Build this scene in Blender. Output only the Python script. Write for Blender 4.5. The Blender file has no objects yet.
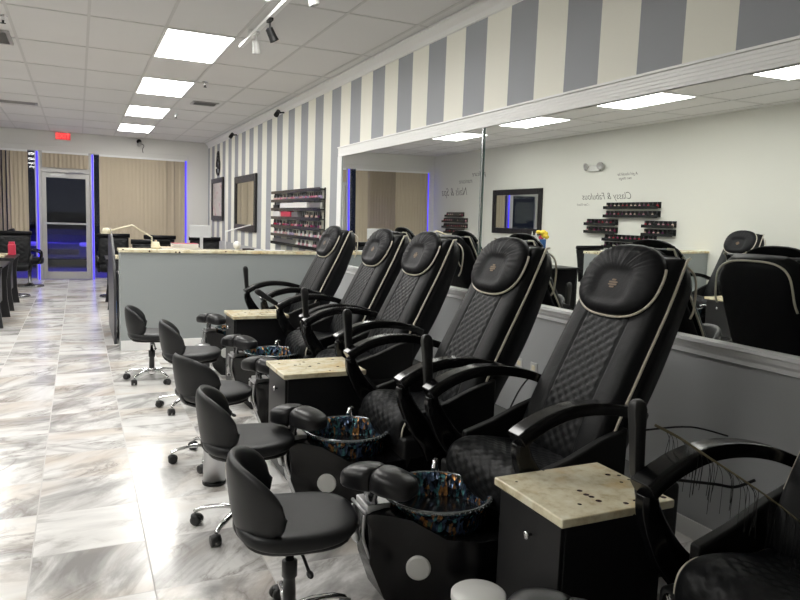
import bpy, bmesh, math, random
from mathutils import Vector, Matrix
rnd = random.Random(7)
PI = math.pi
scn = bpy.context.scene
COL = scn.collection
HC = 1.485                 # camera height
CEIL = 3.088
XR, XL, YF, YB = 2.70, -3.15, 16.30, -2.6
CX, CY = 0.7136, 6.5024    # ceiling grid origin
# ------------------------------------------------------------------ materials
def mat(name, col, rough=0.5, metal=0.0, **kw):
    m = bpy.data.materials.new(name); m.use_nodes = True
    b = m.node_tree.nodes['Principled BSDF']
    b.inputs['Base Color'].default_value = (*col, 1)
    b.inputs['Roughness'].default_value = rough
    b.inputs['Metallic'].default_value = metal
    for k, v in kw.items():
        b.inputs[k.replace('_', ' ')].default_value = v
    return m
def nt(m): return m.node_tree, m.node_tree.nodes['Principled BSDF']
def N(t, typ, **kw):
    n = t.nodes.new(typ)
    for k, v in kw.items(): setattr(n, k, v)
    return n
def math_n(t, op, a, b=None, c=None):
    n = N(t, 'ShaderNodeMath', operation=op)
    for i, x in enumerate((a, b, c)):
        if x is None: continue
        if isinstance(x, (int, float)): n.inputs[i].default_value = x
        else: t.links.new(x, n.inputs[i])
    return n.outputs[0]
def mixc(t, f, a, b):
    n = N(t, 'ShaderNodeMix', data_type='RGBA')
    for i, x in ((0, f), (6, a), (7, b)):
        if isinstance(x, (int, float)): n.inputs[i].default_value = x
        elif isinstance(x, tuple): n.inputs[i].default_value = (*x, 1) if len(x) == 3 else x
        else: t.links.new(x, n.inputs[i])
    return n.outputs[2]
def ramp(t, f, stops):
    n = N(t, 'ShaderNodeValToRGB'); e = n.color_ramp.elements
    while len(e) < len(stops): e.new(0.5)
    for k, (p, c) in enumerate(stops):
        e[k].position = p; e[k].color = (*c, 1) if len(c) == 3 else c
    t.links.new(f, n.inputs[0]); return n.outputs[0]
def noise(t, vec, scale, detail=4, rough=0.55, dist=0.0):
    n = N(t, 'ShaderNodeTexNoise'); n.inputs['Scale'].default_value = scale
    n.inputs['Detail'].default_value = detail; n.inputs['Roughness'].default_value = rough
    n.inputs['Distortion'].default_value = dist
    if vec is not None: t.links.new(vec, n.inputs['Vector'])
    return n.outputs['Fac']
def bump(t, b, h, strength=0.2, dist=0.01):
    n = N(t, 'ShaderNodeBump'); n.inputs['Strength'].default_value = strength
    n.inputs['Distance'].default_value = dist
    t.links.new(h, n.inputs['Height']); t.links.new(n.outputs[0], b.inputs['Normal'])
def objco(t): return N(t, 'ShaderNodeTexCoord').outputs['Object']
def geo(t): return N(t, 'ShaderNodeNewGeometry').outputs['Position']

M = {}
M['plaster'] = mat('plaster_white', (0.72, 0.72, 0.67), 0.7)
t, b = nt(M['plaster']); bump(t, b, noise(t, geo(t), 60), 0.08, 0.004)
M['trim'] = mat('white_trim', (0.88, 0.88, 0.87), 0.35)
M['front_paint'] = mat('front_paint', (0.76, 0.75, 0.72), 0.7)
M['grid'] = mat('grid_paint', (0.60, 0.59, 0.58), 0.5)
M['grey_paint'] = mat('grey_paint', (0.315, 0.34, 0.34), 0.55)
M['dark_grey_paint'] = mat('wainscot_grey', (0.42, 0.43, 0.44), 0.5)
M['tile'] = mat('ceiling_tile', (0.52, 0.50, 0.485), 0.9)
t, b = nt(M['tile'])
v = N(t, 'ShaderNodeTexVoronoi'); v.inputs['Scale'].default_value = 90; t.links.new(geo(t), v.inputs['Vector'])
t.links.new(mixc(t, noise(t, geo(t), 0.9, 2), (0.70, 0.69, 0.685), (0.77, 0.76, 0.755)), b.inputs['Base Color'])
bump(t, b, v.outputs['Distance'], 0.25, 0.003)
# stripes painted on the right wall
M['stripes'] = mat('striped_paint', (0.5, 0.5, 0.5), 0.6)
t, b = nt(M['stripes'])
sx = N(t, 'ShaderNodeSeparateXYZ'); t.links.new(geo(t), sx.inputs[0])
k = math_n(t, 'DIVIDE', math_n(t, 'SUBTRACT', sx.outputs[1], 1.99 - 0.3075 * 40), 0.615)
fr = math_n(t, 'FRACT', k)
t.links.new(mixc(t, math_n(t, 'LESS_THAN', fr, 0.5), (0.86, 0.85, 0.76), (0.32, 0.335, 0.36)), b.inputs['Base Color'])
bump(t, b, noise(t, geo(t), 45), 0.08, 0.004)
# marble floor tiles
M['marble'] = mat('marble_tile', (0.7, 0.7, 0.7), 0.16)
t, b = nt(M['marble'])
sx = N(t, 'ShaderNodeSeparateXYZ'); t.links.new(geo(t), sx.inputs[0])
TW = 0.4573
ux = math_n(t, 'DIVIDE', math_n(t, 'ADD', sx.outputs[0], 0.2022 + TW * 20), TW)
uy = math_n(t, 'DIVIDE', math_n(t, 'ADD', sx.outputs[1], -3.189 + TW * 20), TW)
fx, fy = math_n(t, 'FLOOR', ux), math_n(t, 'FLOOR', uy)
cell = N(t, 'ShaderNodeCombineXYZ'); t.links.new(fx, cell.inputs[0]); t.links.new(fy, cell.inputs[1])
wn = N(t, 'ShaderNodeTexWhiteNoise', noise_dimensions='3D'); t.links.new(cell.outputs[0], wn.inputs['Vector'])
rot = N(t, 'ShaderNodeVectorRotate', rotation_type='Z_AXIS'); t.links.new(geo(t), rot.inputs['Vector'])
t.links.new(math_n(t, 'ADD', math_n(t, 'MULTIPLY', wn.outputs['Value'], 1.5), -1.2), rot.inputs['Angle'])
sc_ = N(t, 'ShaderNodeVectorMath', operation='MULTIPLY_ADD'); t.links.new(rot.outputs[0], sc_.inputs[0])
sc_.inputs[1].default_value = (1.0, 2.1, 1); t.links.new(wn.outputs['Color'], sc_.inputs[2])
off = N(t, 'ShaderNodeVectorMath', operation='MULTIPLY_ADD'); t.links.new(wn.outputs['Color'], off.inputs[0])
off.inputs[1].default_value = (17, 31, 9); t.links.new(sc_.outputs[0], off.inputs[2])
cloud = noise(t, off.outputs[0], 1.25, 7, 0.62, 0.9)
vein = noise(t, off.outputs[0], 1.9, 8, 0.62, .7)
tint = noise(t, off.outputs[0], 1.0, 3)
cloud = math_n(t, 'ADD', cloud, math_n(t, 'MULTIPLY', math_n(t, 'SUBTRACT', wn.outputs['Value'], .5), .15))
base = ramp(t, cloud, [(0.30, (0.30, 0.29, 0.285)), (0.42, (0.50, 0.49, 0.48)), (0.50, (0.76, 0.75, 0.735)), (0.62, (0.87, 0.862, 0.845))])
warm = mixc(t, ramp(t, tint, [(0.5, (0, 0, 0)), (0.66, (0.6, 0.6, 0.6))]), base, (0.62, 0.53, 0.44))
vl = ramp(t, math_n(t, 'ABSOLUTE', math_n(t, 'SUBTRACT', vein, 0.5)), [(0.0, (0.75, 0.75, 0.75)), (0.016, (0.4, 0.4, 0.4)), (0.07, (0, 0, 0))])
vm = math_n(t, 'MULTIPLY', vl, ramp(t, noise(t, off.outputs[0], 1.3, 2), [(0.45, (0, 0, 0)), (0.6, (1, 1, 1))]))
col = mixc(t, vm, warm, (0.24, 0.215, 0.20))
ex = math_n(t, 'ABSOLUTE', math_n(t, 'SUBTRACT', math_n(t, 'FRACT', ux), 0.5))
ey = math_n(t, 'ABSOLUTE', math_n(t, 'SUBTRACT', math_n(t, 'FRACT', uy), 0.5))
gr = math_n(t, 'GREATER_THAN', math_n(t, 'MAXIMUM', ex, ey), 0.4935)
t.links.new(mixc(t, gr, col, (0.50, 0.485, 0.47)), b.inputs['Base Color'])
t.links.new(math_n(t, 'ADD', math_n(t, 'MULTIPLY', gr, 0.4), 0.2), b.inputs['Roughness'])
# granite
M['granite'] = mat('speckled_granite', (0.6, 0.55, 0.43), 0.18)
t, b = nt(M['granite']); oc = geo(t)
g1 = ramp(t, noise(t, oc, 16, 6, 0.65), [(0.32, (0.55, 0.46, 0.29)), (0.5, (0.76, 0.69, 0.49)), (0.7, (0.86, 0.82, 0.66))])
g2 = mixc(t, ramp(t, noise(t, oc, 7, 3), [(0.52, (0, 0, 0)), (0.68, (0.55, 0.55, 0.55))]), g1, (0.70, 0.50, 0.24))
vo = N(t, 'ShaderNodeTexVoronoi'); vo.inputs['Scale'].default_value = 26; t.links.new(oc, vo.inputs['Vector'])
sp = math_n(t, 'MULTIPLY', math_n(t, 'LESS_THAN', vo.outputs['Distance'], 0.26), math_n(t, 'GREATER_THAN', N(t, 'ShaderNodeSeparateColor').outputs[0], 2.0))
sc2 = N(t, 'ShaderNodeSeparateColor'); t.links.new(vo.outputs['Color'], sc2.inputs[0])
sp = math_n(t, 'MULTIPLY', math_n(t, 'LESS_THAN', vo.outputs['Distance'], 0.27), math_n(t, 'GREATER_THAN', sc2.outputs[0], 0.80))
t.links.new(mixc(t, sp, g2, (0.07, 0.035, 0.03)), b.inputs['Base Color'])
# leathers
def leather(name, col, rough, s=0.25, spec=0.5):
    m = mat(name, col, rough); t, b = nt(m); oc = objco(t)
    h = math_n(t, 'ADD', noise(t, oc, 14, 3, 0.5, 0.4), math_n(t, 'MULTIPLY', noise(t, oc, 170, 2), 0.18))
    bump(t, b, h, s, 0.008); b.inputs['Specular IOR Level'].default_value = spec
    return m
M['leather'] = leather('black_leather', (0.007, 0.007, 0.0085), 0.46, 0.35, .14)
M['quilt'] = leather('quilted_black_leather', (0.007, 0.0075, 0.0085), 0.42, 0.3, .18)
M['stool_leather'] = leather('charcoal_vinyl', (0.012, 0.0125, 0.014), 0.42, 0.05, .34)
M['foot_leather'] = leather('footrest_vinyl', (0.012, 0.012, 0.0135), 0.36, 0.15, .4)
M['piping'] = mat('cream_piping', (0.62, 0.57, 0.47), 0.45)
M['gloss'] = mat('gloss_black', (0.004, 0.004, 0.0045), 0.2, Specular_IOR_Level=.32)
M['satin'] = mat('satin_black', (0.006, 0.006, 0.0065), 0.5, Specular_IOR_Level=.3)
M['cabinet'] = mat('black_laminate', (0.009, 0.009, 0.010), 0.36, Specular_IOR_Level=.35)
M['plastic'] = mat('black_plastic', (0.015, 0.015, 0.016), 0.35)
M['chrome'] = mat('chrome', (0.78, 0.78, 0.79), 0.14, 1.0)
M['steel'] = mat('brushed_steel', (0.52, 0.52, 0.53), 0.33, 1.0)
M['alu'] = mat('aluminium', (0.50, 0.49, 0.48), 0.35, 0.6)
M['rail'] = mat('rail_silver', (0.92, 0.92, 0.93), 0.3, 0.0)
M['mirror'] = mat('mirror_glass', (0.86, 0.885, 0.86), 0.0, 1.0)
M['mirror_edge'] = mat('mirror_edge', (0.03, 0.09, 0.085), 0.15)
M['white_cap'] = mat('white_plastic', (0.62, 0.62, 0.60), 0.35)
M['white'] = mat('white_paper', (0.75, 0.75, 0.74), 0.5)
M['cream'] = mat('cream_shade', (0.80, 0.74, 0.55), 0.5)
M['tan'] = mat('tan_cover', (0.50, 0.38, 0.25), 0.5)
M['red'] = mat('red_cover', (0.52, 0.03, 0.07), 0.4)
M['gold'] = mat('gold_thread', (0.15, 0.09, 0.04), 0.5)
M['blind'] = mat('tan_blind', (0.50, 0.425, 0.32), 0.75)
M['blue_plastic'] = mat('blue_plastic', (0.03, 0.10, 0.28), 0.4)
M['skin_art'] = mat('poster_print', (0.6, 0.55, 0.5), 0.4)
t, b = nt(M['skin_art'])
t.links.new(ramp(t, noise(t, objco(t), 6, 3), [(0.4, (0.50, 0.47, 0.43)), (0.58, (0.60, 0.53, 0.50)), (0.66, (0.42, 0.2, 0.22))]), b.inputs['Base Color'])
M['carved'] = mat('carved_black_frame', (0.010, 0.009, 0.0085), 0.4)
t, b = nt(M['carved']); bump(t, b, noise(t, objco(t), 30, 3), 0.7, 0.02)
# basin: hammered metallic glass mosaic, coloured reflections and highlights put into its specks
M['basin'] = mat('iridescent_glass', (0.05, 0.1, 0.12), 0.1, 0.55)
t, b = nt(M['basin']); oc = objco(t)
vo = N(t, 'ShaderNodeTexVoronoi'); vo.inputs['Scale'].default_value = 62
st = N(t, 'ShaderNodeVectorMath', operation='MULTIPLY'); t.links.new(oc, st.inputs[0]); st.inputs[1].default_value = (1, 1, 0.42)
t.links.new(st.outputs[0], vo.inputs['Vector'])
s3 = N(t, 'ShaderNodeSeparateColor'); t.links.new(vo.outputs['Color'], s3.inputs[0])
hue = math_n(t, 'ADD', math_n(t, 'MULTIPLY', noise(t, oc, 6, 4, 0.65), 0.75), math_n(t, 'MULTIPLY', s3.outputs[0], 0.32))
cc = ramp(t, hue, [(0.36, (0.008, 0.01, 0.016)), (0.44, (0.06, 0.10, 0.18)), (0.48, (0.012, 0.016, 0.024)), (0.52, (0.08, 0.27, 0.30)), (0.55, (0.02, 0.022, 0.03)), (0.60, (0.015, 0.02, 0.03)), (0.645, (0.55, 0.26, 0.08)), (0.68, (0.03, 0.03, 0.04)), (0.76, (0.14, 0.20, 0.12))])
t.links.new(cc, b.inputs['Base Color']); bump(t, b, vo.outputs['Distance'], 0.9, 0.012)
def emis(name, col, s):
    m = mat(name, (0.02, 0.02, 0.02), 0.5); b = nt(m)[1]
    b.inputs['Emission Color'].default_value = (*col, 1); b.inputs['Emission Strength'].default_value = s
    return m
M['lamp'] = emis('ceiling_diffuser', (1.0, 0.985, 0.945), 17.0)
M['led'] = emis('blue_led', (0.03, 0.012, 1.0), 2.2)
M['exit'] = emis('exit_face', (0.75, 0.05, 0.06), 0.8)
M['exit_letters'] = emis('exit_letters', (1.0, 0.05, 0.04), 3.2)
M['screen'] = mat('laptop_lid', (0.85, 0.86, 0.87), 0.35, 0.1)
M['asphalt'] = mat('night_pavement', (0.22, 0.22, 0.23), 0.5)
M['decal'] = mat('wall_lettering', (0.07, 0.07, 0.065), 0.5)
M['frond'] = mat('dried_frond', (0.13, 0.11, 0.06), 0.6)
M['yellow'] = mat('yellow_petal', (0.75, 0.55, 0.05), 0.5)
M['shelf'] = mat('black_acrylic', (0.012, 0.014, 0.014), 0.2)
gl = bpy.data.materials.new('window_glass'); gl.use_nodes = True
gb = gl.node_tree.nodes['Principled BSDF']; gb.inputs['Transmission Weight'].default_value = 1.0
gb.inputs['Roughness'].default_value = 0.0; gb.inputs['IOR'].default_value = 1.45; gb.inputs['Base Color'].default_value = (0.85, 0.88, 0.9, 1)
M['glass'] = gl
# ------------------------------------------------------------------ mesh helpers
def obj(name, bm, m, parent=None, smooth=False, loc=None, bevel=0.0, seg=2):
    me = bpy.data.meshes.new(name)
    bmesh.ops.recalc_face_normals(bm, faces=bm.faces)
    bm.to_mesh(me); bm.free()
    for mm in (m if isinstance(m, (list, tuple)) else [m]): me.materials.append(mm)
    if smooth:
        for p in me.polygons: p.use_smooth = True
    o = bpy.data.objects.new(name, me); COL.objects.link(o)
    if bevel:
        md = o.modifiers.new('bevel', 'BEVEL'); md.width = bevel; md.segments = seg; md.limit_method = 'ANGLE'
        md.angle_limit = math.radians(40)
        for p in me.polygons: p.use_smooth = True
        md.harden_normals = True
    if parent: o.parent = parent
    if loc: o.location = loc
    return o
def B(): return bmesh.new()
def box(bm, x0, x1, y0, y1, z0, z1, mi=0, mtx=None):
    vs = [bm.verts.new((x, y, z)) for x in (x0, x1) for y in (y0, y1) for z in (z0, z1)]
    if mtx:
        for v in vs: v.co = mtx @ v.co
    for f in ((0, 1, 3, 2), (4, 6, 7, 5), (0, 4, 5, 1), (2, 3, 7, 6), (0, 2, 6, 4), (1, 5, 7, 3)):
        fc = bm.faces.new([vs[i] for i in f]); fc.material_index = mi
    return bm
def loft(bm, rings, cap=True, closed=False, mi=0):
    R = [[bm.verts.new(p) for p in r] for r in rings]; n = len(R[0])
    for a, b_ in zip(R, R[1:] + ([R[0]] if closed else [])):
        for i in range(n):
            f = bm.faces.new((a[i], a[(i + 1) % n], b_[(i + 1) % n], b_[i])); f.material_index = mi
    if cap and not closed:
        bm.faces.new(R[0][::-1]).material_index = mi; bm.faces.new(R[-1]).material_index = mi
    return bm
def smooth_pts(pts, n=6):
    P = [Vector(p) for p in pts]; P = [P[0]] + P + [P[-1]]; out = []
    for i in range(1, len(P) - 2):
        for k in range(n):
            u = k / n; a, b_, c, d = P[i - 1:i + 3]
            out.append(0.5 * ((2 * b_) + (c - a) * u + (2 * a - 5 * b_ + 4 * c - d) * u * u + (3 * b_ - a - 3 * c + d) * u ** 3))
    out.append(P[-2]); return out
def tube(bm, pts, r, seg=8, flat=None, mi=0, closed=False):
    """sweep; flat=(rw, rh): elliptical section, rw along the binormal"""
    P = [Vector(p) for p in pts]; rings = []; up = None; n = len(P)
    for i, p in enumerate(P):
        if closed: d = (P[(i + 1) % n] - P[i - 1]).normalized()
        else: d = (P[min(i + 1, n - 1)] - P[max(i - 1, 0)]).normalized()
        if up is None:
            up = Vector((0, 0, 1)) if abs(d.z) < 0.9 else Vector((1, 0, 0))
        s = d.cross(up).normalized(); up = s.cross(d).normalized()
        rr = r[i] if isinstance(r, (list, tuple)) else r
        a, b_ = (flat[0] * rr, flat[1] * rr) if flat else (rr, rr)
        rings.append([p + s * math.cos(2 * PI * k / seg) * a + up * math.sin(2 * PI * k / seg) * b_ for k in range(seg)])
    return loft(bm, rings, cap=True, closed=closed, mi=mi)
def lathe(bm, prof, c=(0, 0, 0), seg=24, mi=0, ax=None, cap=True):
    rings = []
    for r, z in prof:
        rings.append([Vector((r * math.cos(2 * PI * k / seg), r * math.sin(2 * PI * k / seg), z)) for k in range(seg)])
    if ax is not None:
        q = Vector((0, 0, 1)).rotation_difference(Vector(ax).normalized())
        rings = [[q @ p for p in r] for r in rings]
    rings = [[p + Vector(c) for p in r] for r in rings]
    return loft(bm, rings, cap=cap, mi=mi)
def sgn(x, e): return math.copysign(abs(x) ** e, x)
def ell(bm, c, r, e1=1.0, e2=1.0, nu=20, nv=12, fn=None, mi=0):
    """superellipsoid; fn(Vector)->Vector deforms it"""
    rings = []
    for j in range(nv + 1):
        ph = -PI / 2 + PI * (j + 0.02) / (nv + 0.04)
        cz, sz = sgn(math.cos(ph), e1), sgn(math.sin(ph), e1); ring = []
        for i in range(nu):
            th = 2 * PI * i / nu
            p = Vector((r[0] * cz * sgn(math.cos(th), e2), r[1] * cz * sgn(math.sin(th), e2), r[2] * sz))
            if fn: p = fn(p)
            ring.append(p + Vector(c))
        rings.append(ring)
    return loft(bm, rings, mi=mi)
def resample(prof, n):
    P = smooth_pts([(x, 0, z) for x, z in prof], 10); L = [0]
    for a, b_ in zip(P, P[1:]): L.append(L[-1] + (b_ - a).length)
    out = []; j = 0
    for i in range(n + 1):
        s = L[-1] * i / n
        while j < len(P) - 2 and L[j + 1] < s: j += 1
        u = (s - L[j]) / max(1e-9, L[j + 1] - L[j]); out.append(P[j].lerp(P[j + 1], min(1, u)))
    return out, L[-1]
def pad(bm, prof, w, thick, ns, ntt, h):
    """upholstered panel swept along an x-z profile; w(s) = half width; h(s,t) = loft of the front face"""
    P, L = resample(prof, ns); F, K = [], []
    for i, p in enumerate(P):
        d = (P[min(i + 1, ns)] - P[max(i - 1, 0)]).normalized(); n = Vector((-d.z, 0, d.x)); s = i / ns
        f, k_ = [], []
        for j in range(ntt + 1):
            tt = -1 + 2 * j / ntt; y = Vector((0, tt * w(s), 0))
            f.append(bm.verts.new(p + y + n * h(s, tt))); k_.append(bm.verts.new(p + y - n * thick))
        F.append(f); K.append(k_)
    for G in (F, K):
        for i in range(ns):
            for j in range(ntt): bm.faces.new((G[i][j], G[i + 1][j], G[i + 1][j + 1], G[i][j + 1]))
    for i in range(ns):
        bm.faces.new((F[i][0], F[i + 1][0], K[i + 1][0], K[i][0])); bm.faces.new((F[i][-1], F[i + 1][-1], K[i + 1][-1], K[i][-1]))
    for j in range(ntt):
        bm.faces.new((F[0][j], F[0][j + 1], K[0][j + 1], K[0][j])); bm.faces.new((F[-1][j], F[-1][j + 1], K[-1][j + 1], K[-1][j]))
    return bm
def frame_at(prof, n=60):
    P, L = resample(prof, n)
    def at(s, y=0, h=0):
        i = min(n - 1, max(0, int(s * n))); u = s * n - i
        p = P[i].lerp(P[i + 1], u); d = (P[i + 1] - P[i]).normalized(); nn = Vector((-d.z, 0, d.x))
        return p + nn * h + Vector((0, y, 0))
    return at
def thing(name, label, cat, loc=(0, 0, 0), rz=0, group=None):
    o = bpy.data.objects.new(name, None); COL.objects.link(o); o.empty_display_size = 0.1
    o.location = loc; o.rotation_euler = (0, 0, rz); o['label'] = label; o['category'] = cat
    if group: o['group'] = group
    return o
def tag(o, label, cat, group=None, kind=None):
    o['label'] = label; o['category'] = cat
    if group: o['group'] = group
    if kind: o['kind'] = kind
    return o
def struct(name, bm, m, **kw):
    o = obj(name, bm, m, **kw); o['kind'] = 'structure'; return o
KIDS = {}
def dup(root, loc, rz=0, label=None, sc=None):
    def cp(o, parent):
        c = o.copy(); COL.objects.link(c)
        if parent: c.parent = parent
        for ch in list(o.children): cp(ch, c)
        return c
    r = cp(root, None); r.location = loc; r.rotation_euler = (0, 0, rz)
    if label: r['label'] = label
    return r
def text_mesh(name, s, size, m, mtx, parent=None, shear=0.0, depth=0.002, align='CENTER'):
    cu = bpy.data.curves.new(name, 'FONT'); cu.body = s; cu.size = size; cu.extrude = depth; cu.shear = shear; cu.offset = -.012 * size if shear else 0
    cu.align_x = align; cu.align_y = 'CENTER'
    to = bpy.data.objects.new(name + '_tmp', cu); COL.objects.link(to)
    bpy.context.view_layer.update()
    me = bpy.data.meshes.new_from_object(to.evaluated_get(bpy.context.evaluated_depsgraph_get()))
    bpy.data.objects.remove(to); me.materials.clear(); me.materials.append(m); me.transform(mtx)
    o = bpy.data.objects.new(name, me); COL.objects.link(o)
    if parent: o.parent = parent
    return o
# ------------------------------------------------------------------ room shell
struct('floor', box(B(), XL - .1, XR + .1, YB - .1, YF + .1, -.1, 0), M['marble'])
struct('ceiling', box(B(), XL - .1, XR + .1, YB - .1, YF + .1, CEIL, CEIL + .1), M['tile'])
bm = B()
for i in range(-6, 4):
    x = CX + .6096 * i
    if XL < x < XR: box(bm, x - .012, x + .012, YB, YF, CEIL - .005, CEIL - .0005)
for j in range(-8, 9):
    y = CY + 1.2192 * j
    if YB < y < YF: box(bm, XL, XR, y - .012, y + .012, CEIL - .0045, CEIL - .0005)
struct('trim_1', bm, M['grid'])
struct('wall_right', box(B(), XR, XR + .1, YB, YF, .96, CEIL), M['stripes'])
struct('wall_right', box(B(), XR, XR + .1, YB, YF, 0, .96), M['dark_grey_paint'])
struct('wall_left', box(B(), XL - .1, XL, YB, YF, 0, CEIL), M['plaster'])
struct('wall_back', box(B(), XL, XR, YB - .1, YB, 0, CEIL), M['plaster'])
# crown moulding of the right wall
bm = B()
sec = [(XR, CEIL - .115), (XR - .012, CEIL - .11), (XR - .018, CEIL - .07), (XR - .05, CEIL - .03), (XR - .07, CEIL - .022), (XR - .07, CEIL - .0055), (XR, CEIL - .0055)]
loft(bm, [[(x, y, z) for x, z in sec] for y in (YB + .01, YF - .01)])
struct('trim_2', bm, M['trim'])
# fluted frame above the mirrors, its left upright, chair rail
bm = B()
sec = [(XR, 2.186)]
zz = 2.186
for k in range(5):
    sec += [(XR - .030, zz), (XR - .030, zz + .014), (XR - .026, zz + .0145), (XR - .026, zz + .018)]; zz += .019
sec += [(XR - .04, zz), (XR - .04, zz + .012), (XR, zz + .012)]
loft(bm, [[(x, y, z) for x, z in sec] for y in (YB + .01, 7.50)])
struct('trim_3', bm, M['trim'])
bm = B(); box(bm, XR - .035, XR, 7.37, 7.50, .985, 2.19)
struct('trim_4', bm, M['trim'], bevel=.006)
bm = B()
sec = [(XR, .90), (XR - .014, .903), (XR - .018, .925), (XR - .03, .94), (XR - .034, .962), (XR - .05, .968), (XR - .05, .985), (XR, .985)]
loft(bm, [[(x, y, z) for x, z in sec] for y in (YB + .01, 7.50)])
struct('trim_5', bm, M['rail'])
bm = B(); box(bm, XR - .012, XR, YB + .01, 7.89, 0, .09)
struct('baseboard_right', bm, M['trim'], bevel=.003)
bm = B(); box(bm, XL, XL + .012, YB + .01, 7.4, 0, .09)
struct('baseboard_left', bm, M['trim'], bevel=.003)
# large mirrors, leaning forward by a hair as they do in the photo
EPS = .0105
def mirror_panel(y0, y1, label):
    t_ = thing('wall_mirror', label, 'mirror', (XR - .004, 0, .986), 0, 'frameless mirrors above the pedicure chairs')
    sh = Matrix.Rotation(-EPS, 4, 'Y')
    bm = B(); box(bm, -.008, 0, y0 + .002, y1 - .002, 0, 1.196, mtx=sh); obj('glass', bm, M['mirror'], t_)
    for a, c in ((y0, y0 + .008), (y1 - .008, y1)):
        bm = B(); box(bm, -.0090, -.0001, a, c, 0.001, 1.195, mtx=sh)
        obj('polished_edge', bm, M['mirror_edge'], t_)
mirror_panel(4.405, 7.365, 'long wall mirror panel farther from the viewer, ending at the white upright')
mirror_panel(YB + .02, 4.375, 'long wall mirror panel nearer the viewer, behind the two closest pedicure chair backs')
bm = B(); box(bm, -.020, -.010, 4.382, 4.398, 0, 1.196, mtx=Matrix.Translation((XR, 0, .986)) @ Matrix.Rotation(-EPS, 4, 'Y'))
tag(obj('joint_strip', bm, M['chrome'], bevel=.002), 'thin chrome strip covering the upright joint between the two wall mirrors', 'trim strip')

# front wall with storefront openings
WT = 2.70    # head of the openings
bm = B()
box(bm, XL, XR, YF, YF + .15, WT, CEIL)
box(bm, 2.19, XR, YF, YF + .15, 0, WT)
box(bm, XL, -2.95, YF, YF + .15, 0, WT)
struct('wall_front', bm, M['front_paint'])
bm = B(); box(bm, -2.99, 2.25, YF - .03, YF - .001, 2.68, 2.775); struct('trim_6', bm, M['front_paint'], bevel=.006)
def window(name, x0, x1, z0, z1, fr=.05):
    bm = B()
    box(bm, x0, x0 + fr, YF + .02, YF + .12, z0, z1); box(bm, x1 - fr, x1, YF + .02, YF + .12, z0, z1)
    box(bm, x0 + fr, x1 - fr, YF + .02, YF + .12, z0, z0 + fr); box(bm, x0 + fr, x1 - fr, YF + .02, YF + .12, z1 - fr, z1)
    w = struct(name, bm, M['alu'])
    bm = B(); box(bm, x0 + fr + .001, x1 - fr - .001, YF + .065, YF + .073, z0 + fr + .001, z1 - fr - .001)
    g = obj('window_pane', bm, M['glass'], w)
    return w
window('window_1', -2.95, -.775, 0.0, WT, .03)
window('window_2', .286, 2.19, 0.0, WT, .03)
window('window_3', -.685, .235, 2.34, WT, .04)
bm = B()
box(bm, -.774, -.686, YF + .0, YF + .13, 0, WT); box(bm, .236, .285, YF + .0, YF + .13, 0, WT)
box(bm, -.685, .235, YF + .0, YF + .13, 2.25, 2.339)
struct('trim_7', bm, M['alu'], bevel=.004)
bm = B()
box(bm, -.683, -.60, YF + .03, YF + .075, .01, 2.245); box(bm, .15, .233, YF + .03, YF + .075, .01, 2.245)
box(bm, -.599, .149, YF + .03, YF + .075, 2.14, 2.245); box(bm, -.599, .149, YF + .03, YF + .075, .01, .17)
d = struct('door_1', bm, M['alu'], bevel=.003)
bm = B(); box(bm, -.598, .148, YF + .048, YF + .056, .171, 2.139); obj('door_pane', bm, M['glass'], d)
bm = B(); box(bm, -.64, .19, YF - .03, YF + .01, 1.17, 1.21); box(bm, -.64, -.60, YF, YF + .03, 1.15, 1.23); box(bm, .155, .19, YF, YF + .03, 1.15, 1.23)
obj('push_bar', bm, M['steel'], d, bevel=.006)
bm = B(); box(bm, -.52, -.22, YF - .03, YF + .03, 2.16, 2.22); tube(bm, [(-.25, YF - .02, 2.24), (-.05, YF - .12, 2.25), (.1, YF - .02, 2.26)], .012)
obj('door_closer', bm, M['steel'], d)
# LED strips round the openings
def led(x0, x1, z0, z1, label):
    bm = B(); box(bm, x0, x1, YF - .012, YF - .001, z0, z1)
    tag(obj('led_strip', bm, M['led']), label, 'light strip', 'blue light strips round the shop windows')
led(-.772, -.745, .0, 2.66, 'glowing blue light strip up the left jamb of the entrance door')
led(.276, .300, .0, 2.66, 'glowing blue light strip up the right jamb of the entrance door')
led(2.192, 2.215, .0, 2.66, 'glowing blue light strip up the right edge of the wide front window')
led(-2.985, -2.955, .0, 2.66, 'glowing blue light strip at the far left edge of the front windows')
# vertical blinds
def blind(x0, x1, z0, ang, label, y=YF - .06, z1=2.665, w=.089):
    t_ = thing('vertical_blind', label, 'blind', ((x0 + x1) / 2, y, 0), 0)
    bm = B(); box(bm, x0 - (x0 + x1) / 2, x1 - (x0 + x1) / 2, -.025, .025, z1 - .03, z1 + .012); obj('head_rail', bm, M['trim'], t_)
    bm = B(); n = int((x1 - x0) / (w * .86))
    for i in range(n):
        xc = x0 + (i + .5) * (x1 - x0) / n - (x0 + x1) / 2; a = ang if not callable(ang) else ang(i, n)
        pts = [(-w / 2, 0), (0, .008), (w / 2, 0), (w / 2, .0015), (0, .0095), (-w / 2, .0015)]
        q = [(xc + px * math.cos(a) - py * math.sin(a), px * math.sin(a) + py * math.cos(a)) for px, py in pts]
        loft(bm, [[(px, py, zz) for px, py in q] for zz in (z0, z1 - .031)])
    obj('slats', bm, M['blind'], t_); return t_
blind(-2.93, -.93, .25, lambda i, n: 1.05 if i > n * .45 and i < n * .82 else .12, 'wide tan vertical blind left of the entrance door, slats partly turned open')
blind(-.66, .21, 2.345, .25, 'short tan vertical blind above the entrance door', YF - .06)
blind(.42, 2.17, .25, lambda i, n: .42 if i in (n - 3, n - 5) else .06, 'wide closed tan vertical blind right of the entrance door')
M['car'] = mat('car_paint', (0.06, 0.07, 0.14), 0.25, 0.3)
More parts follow.
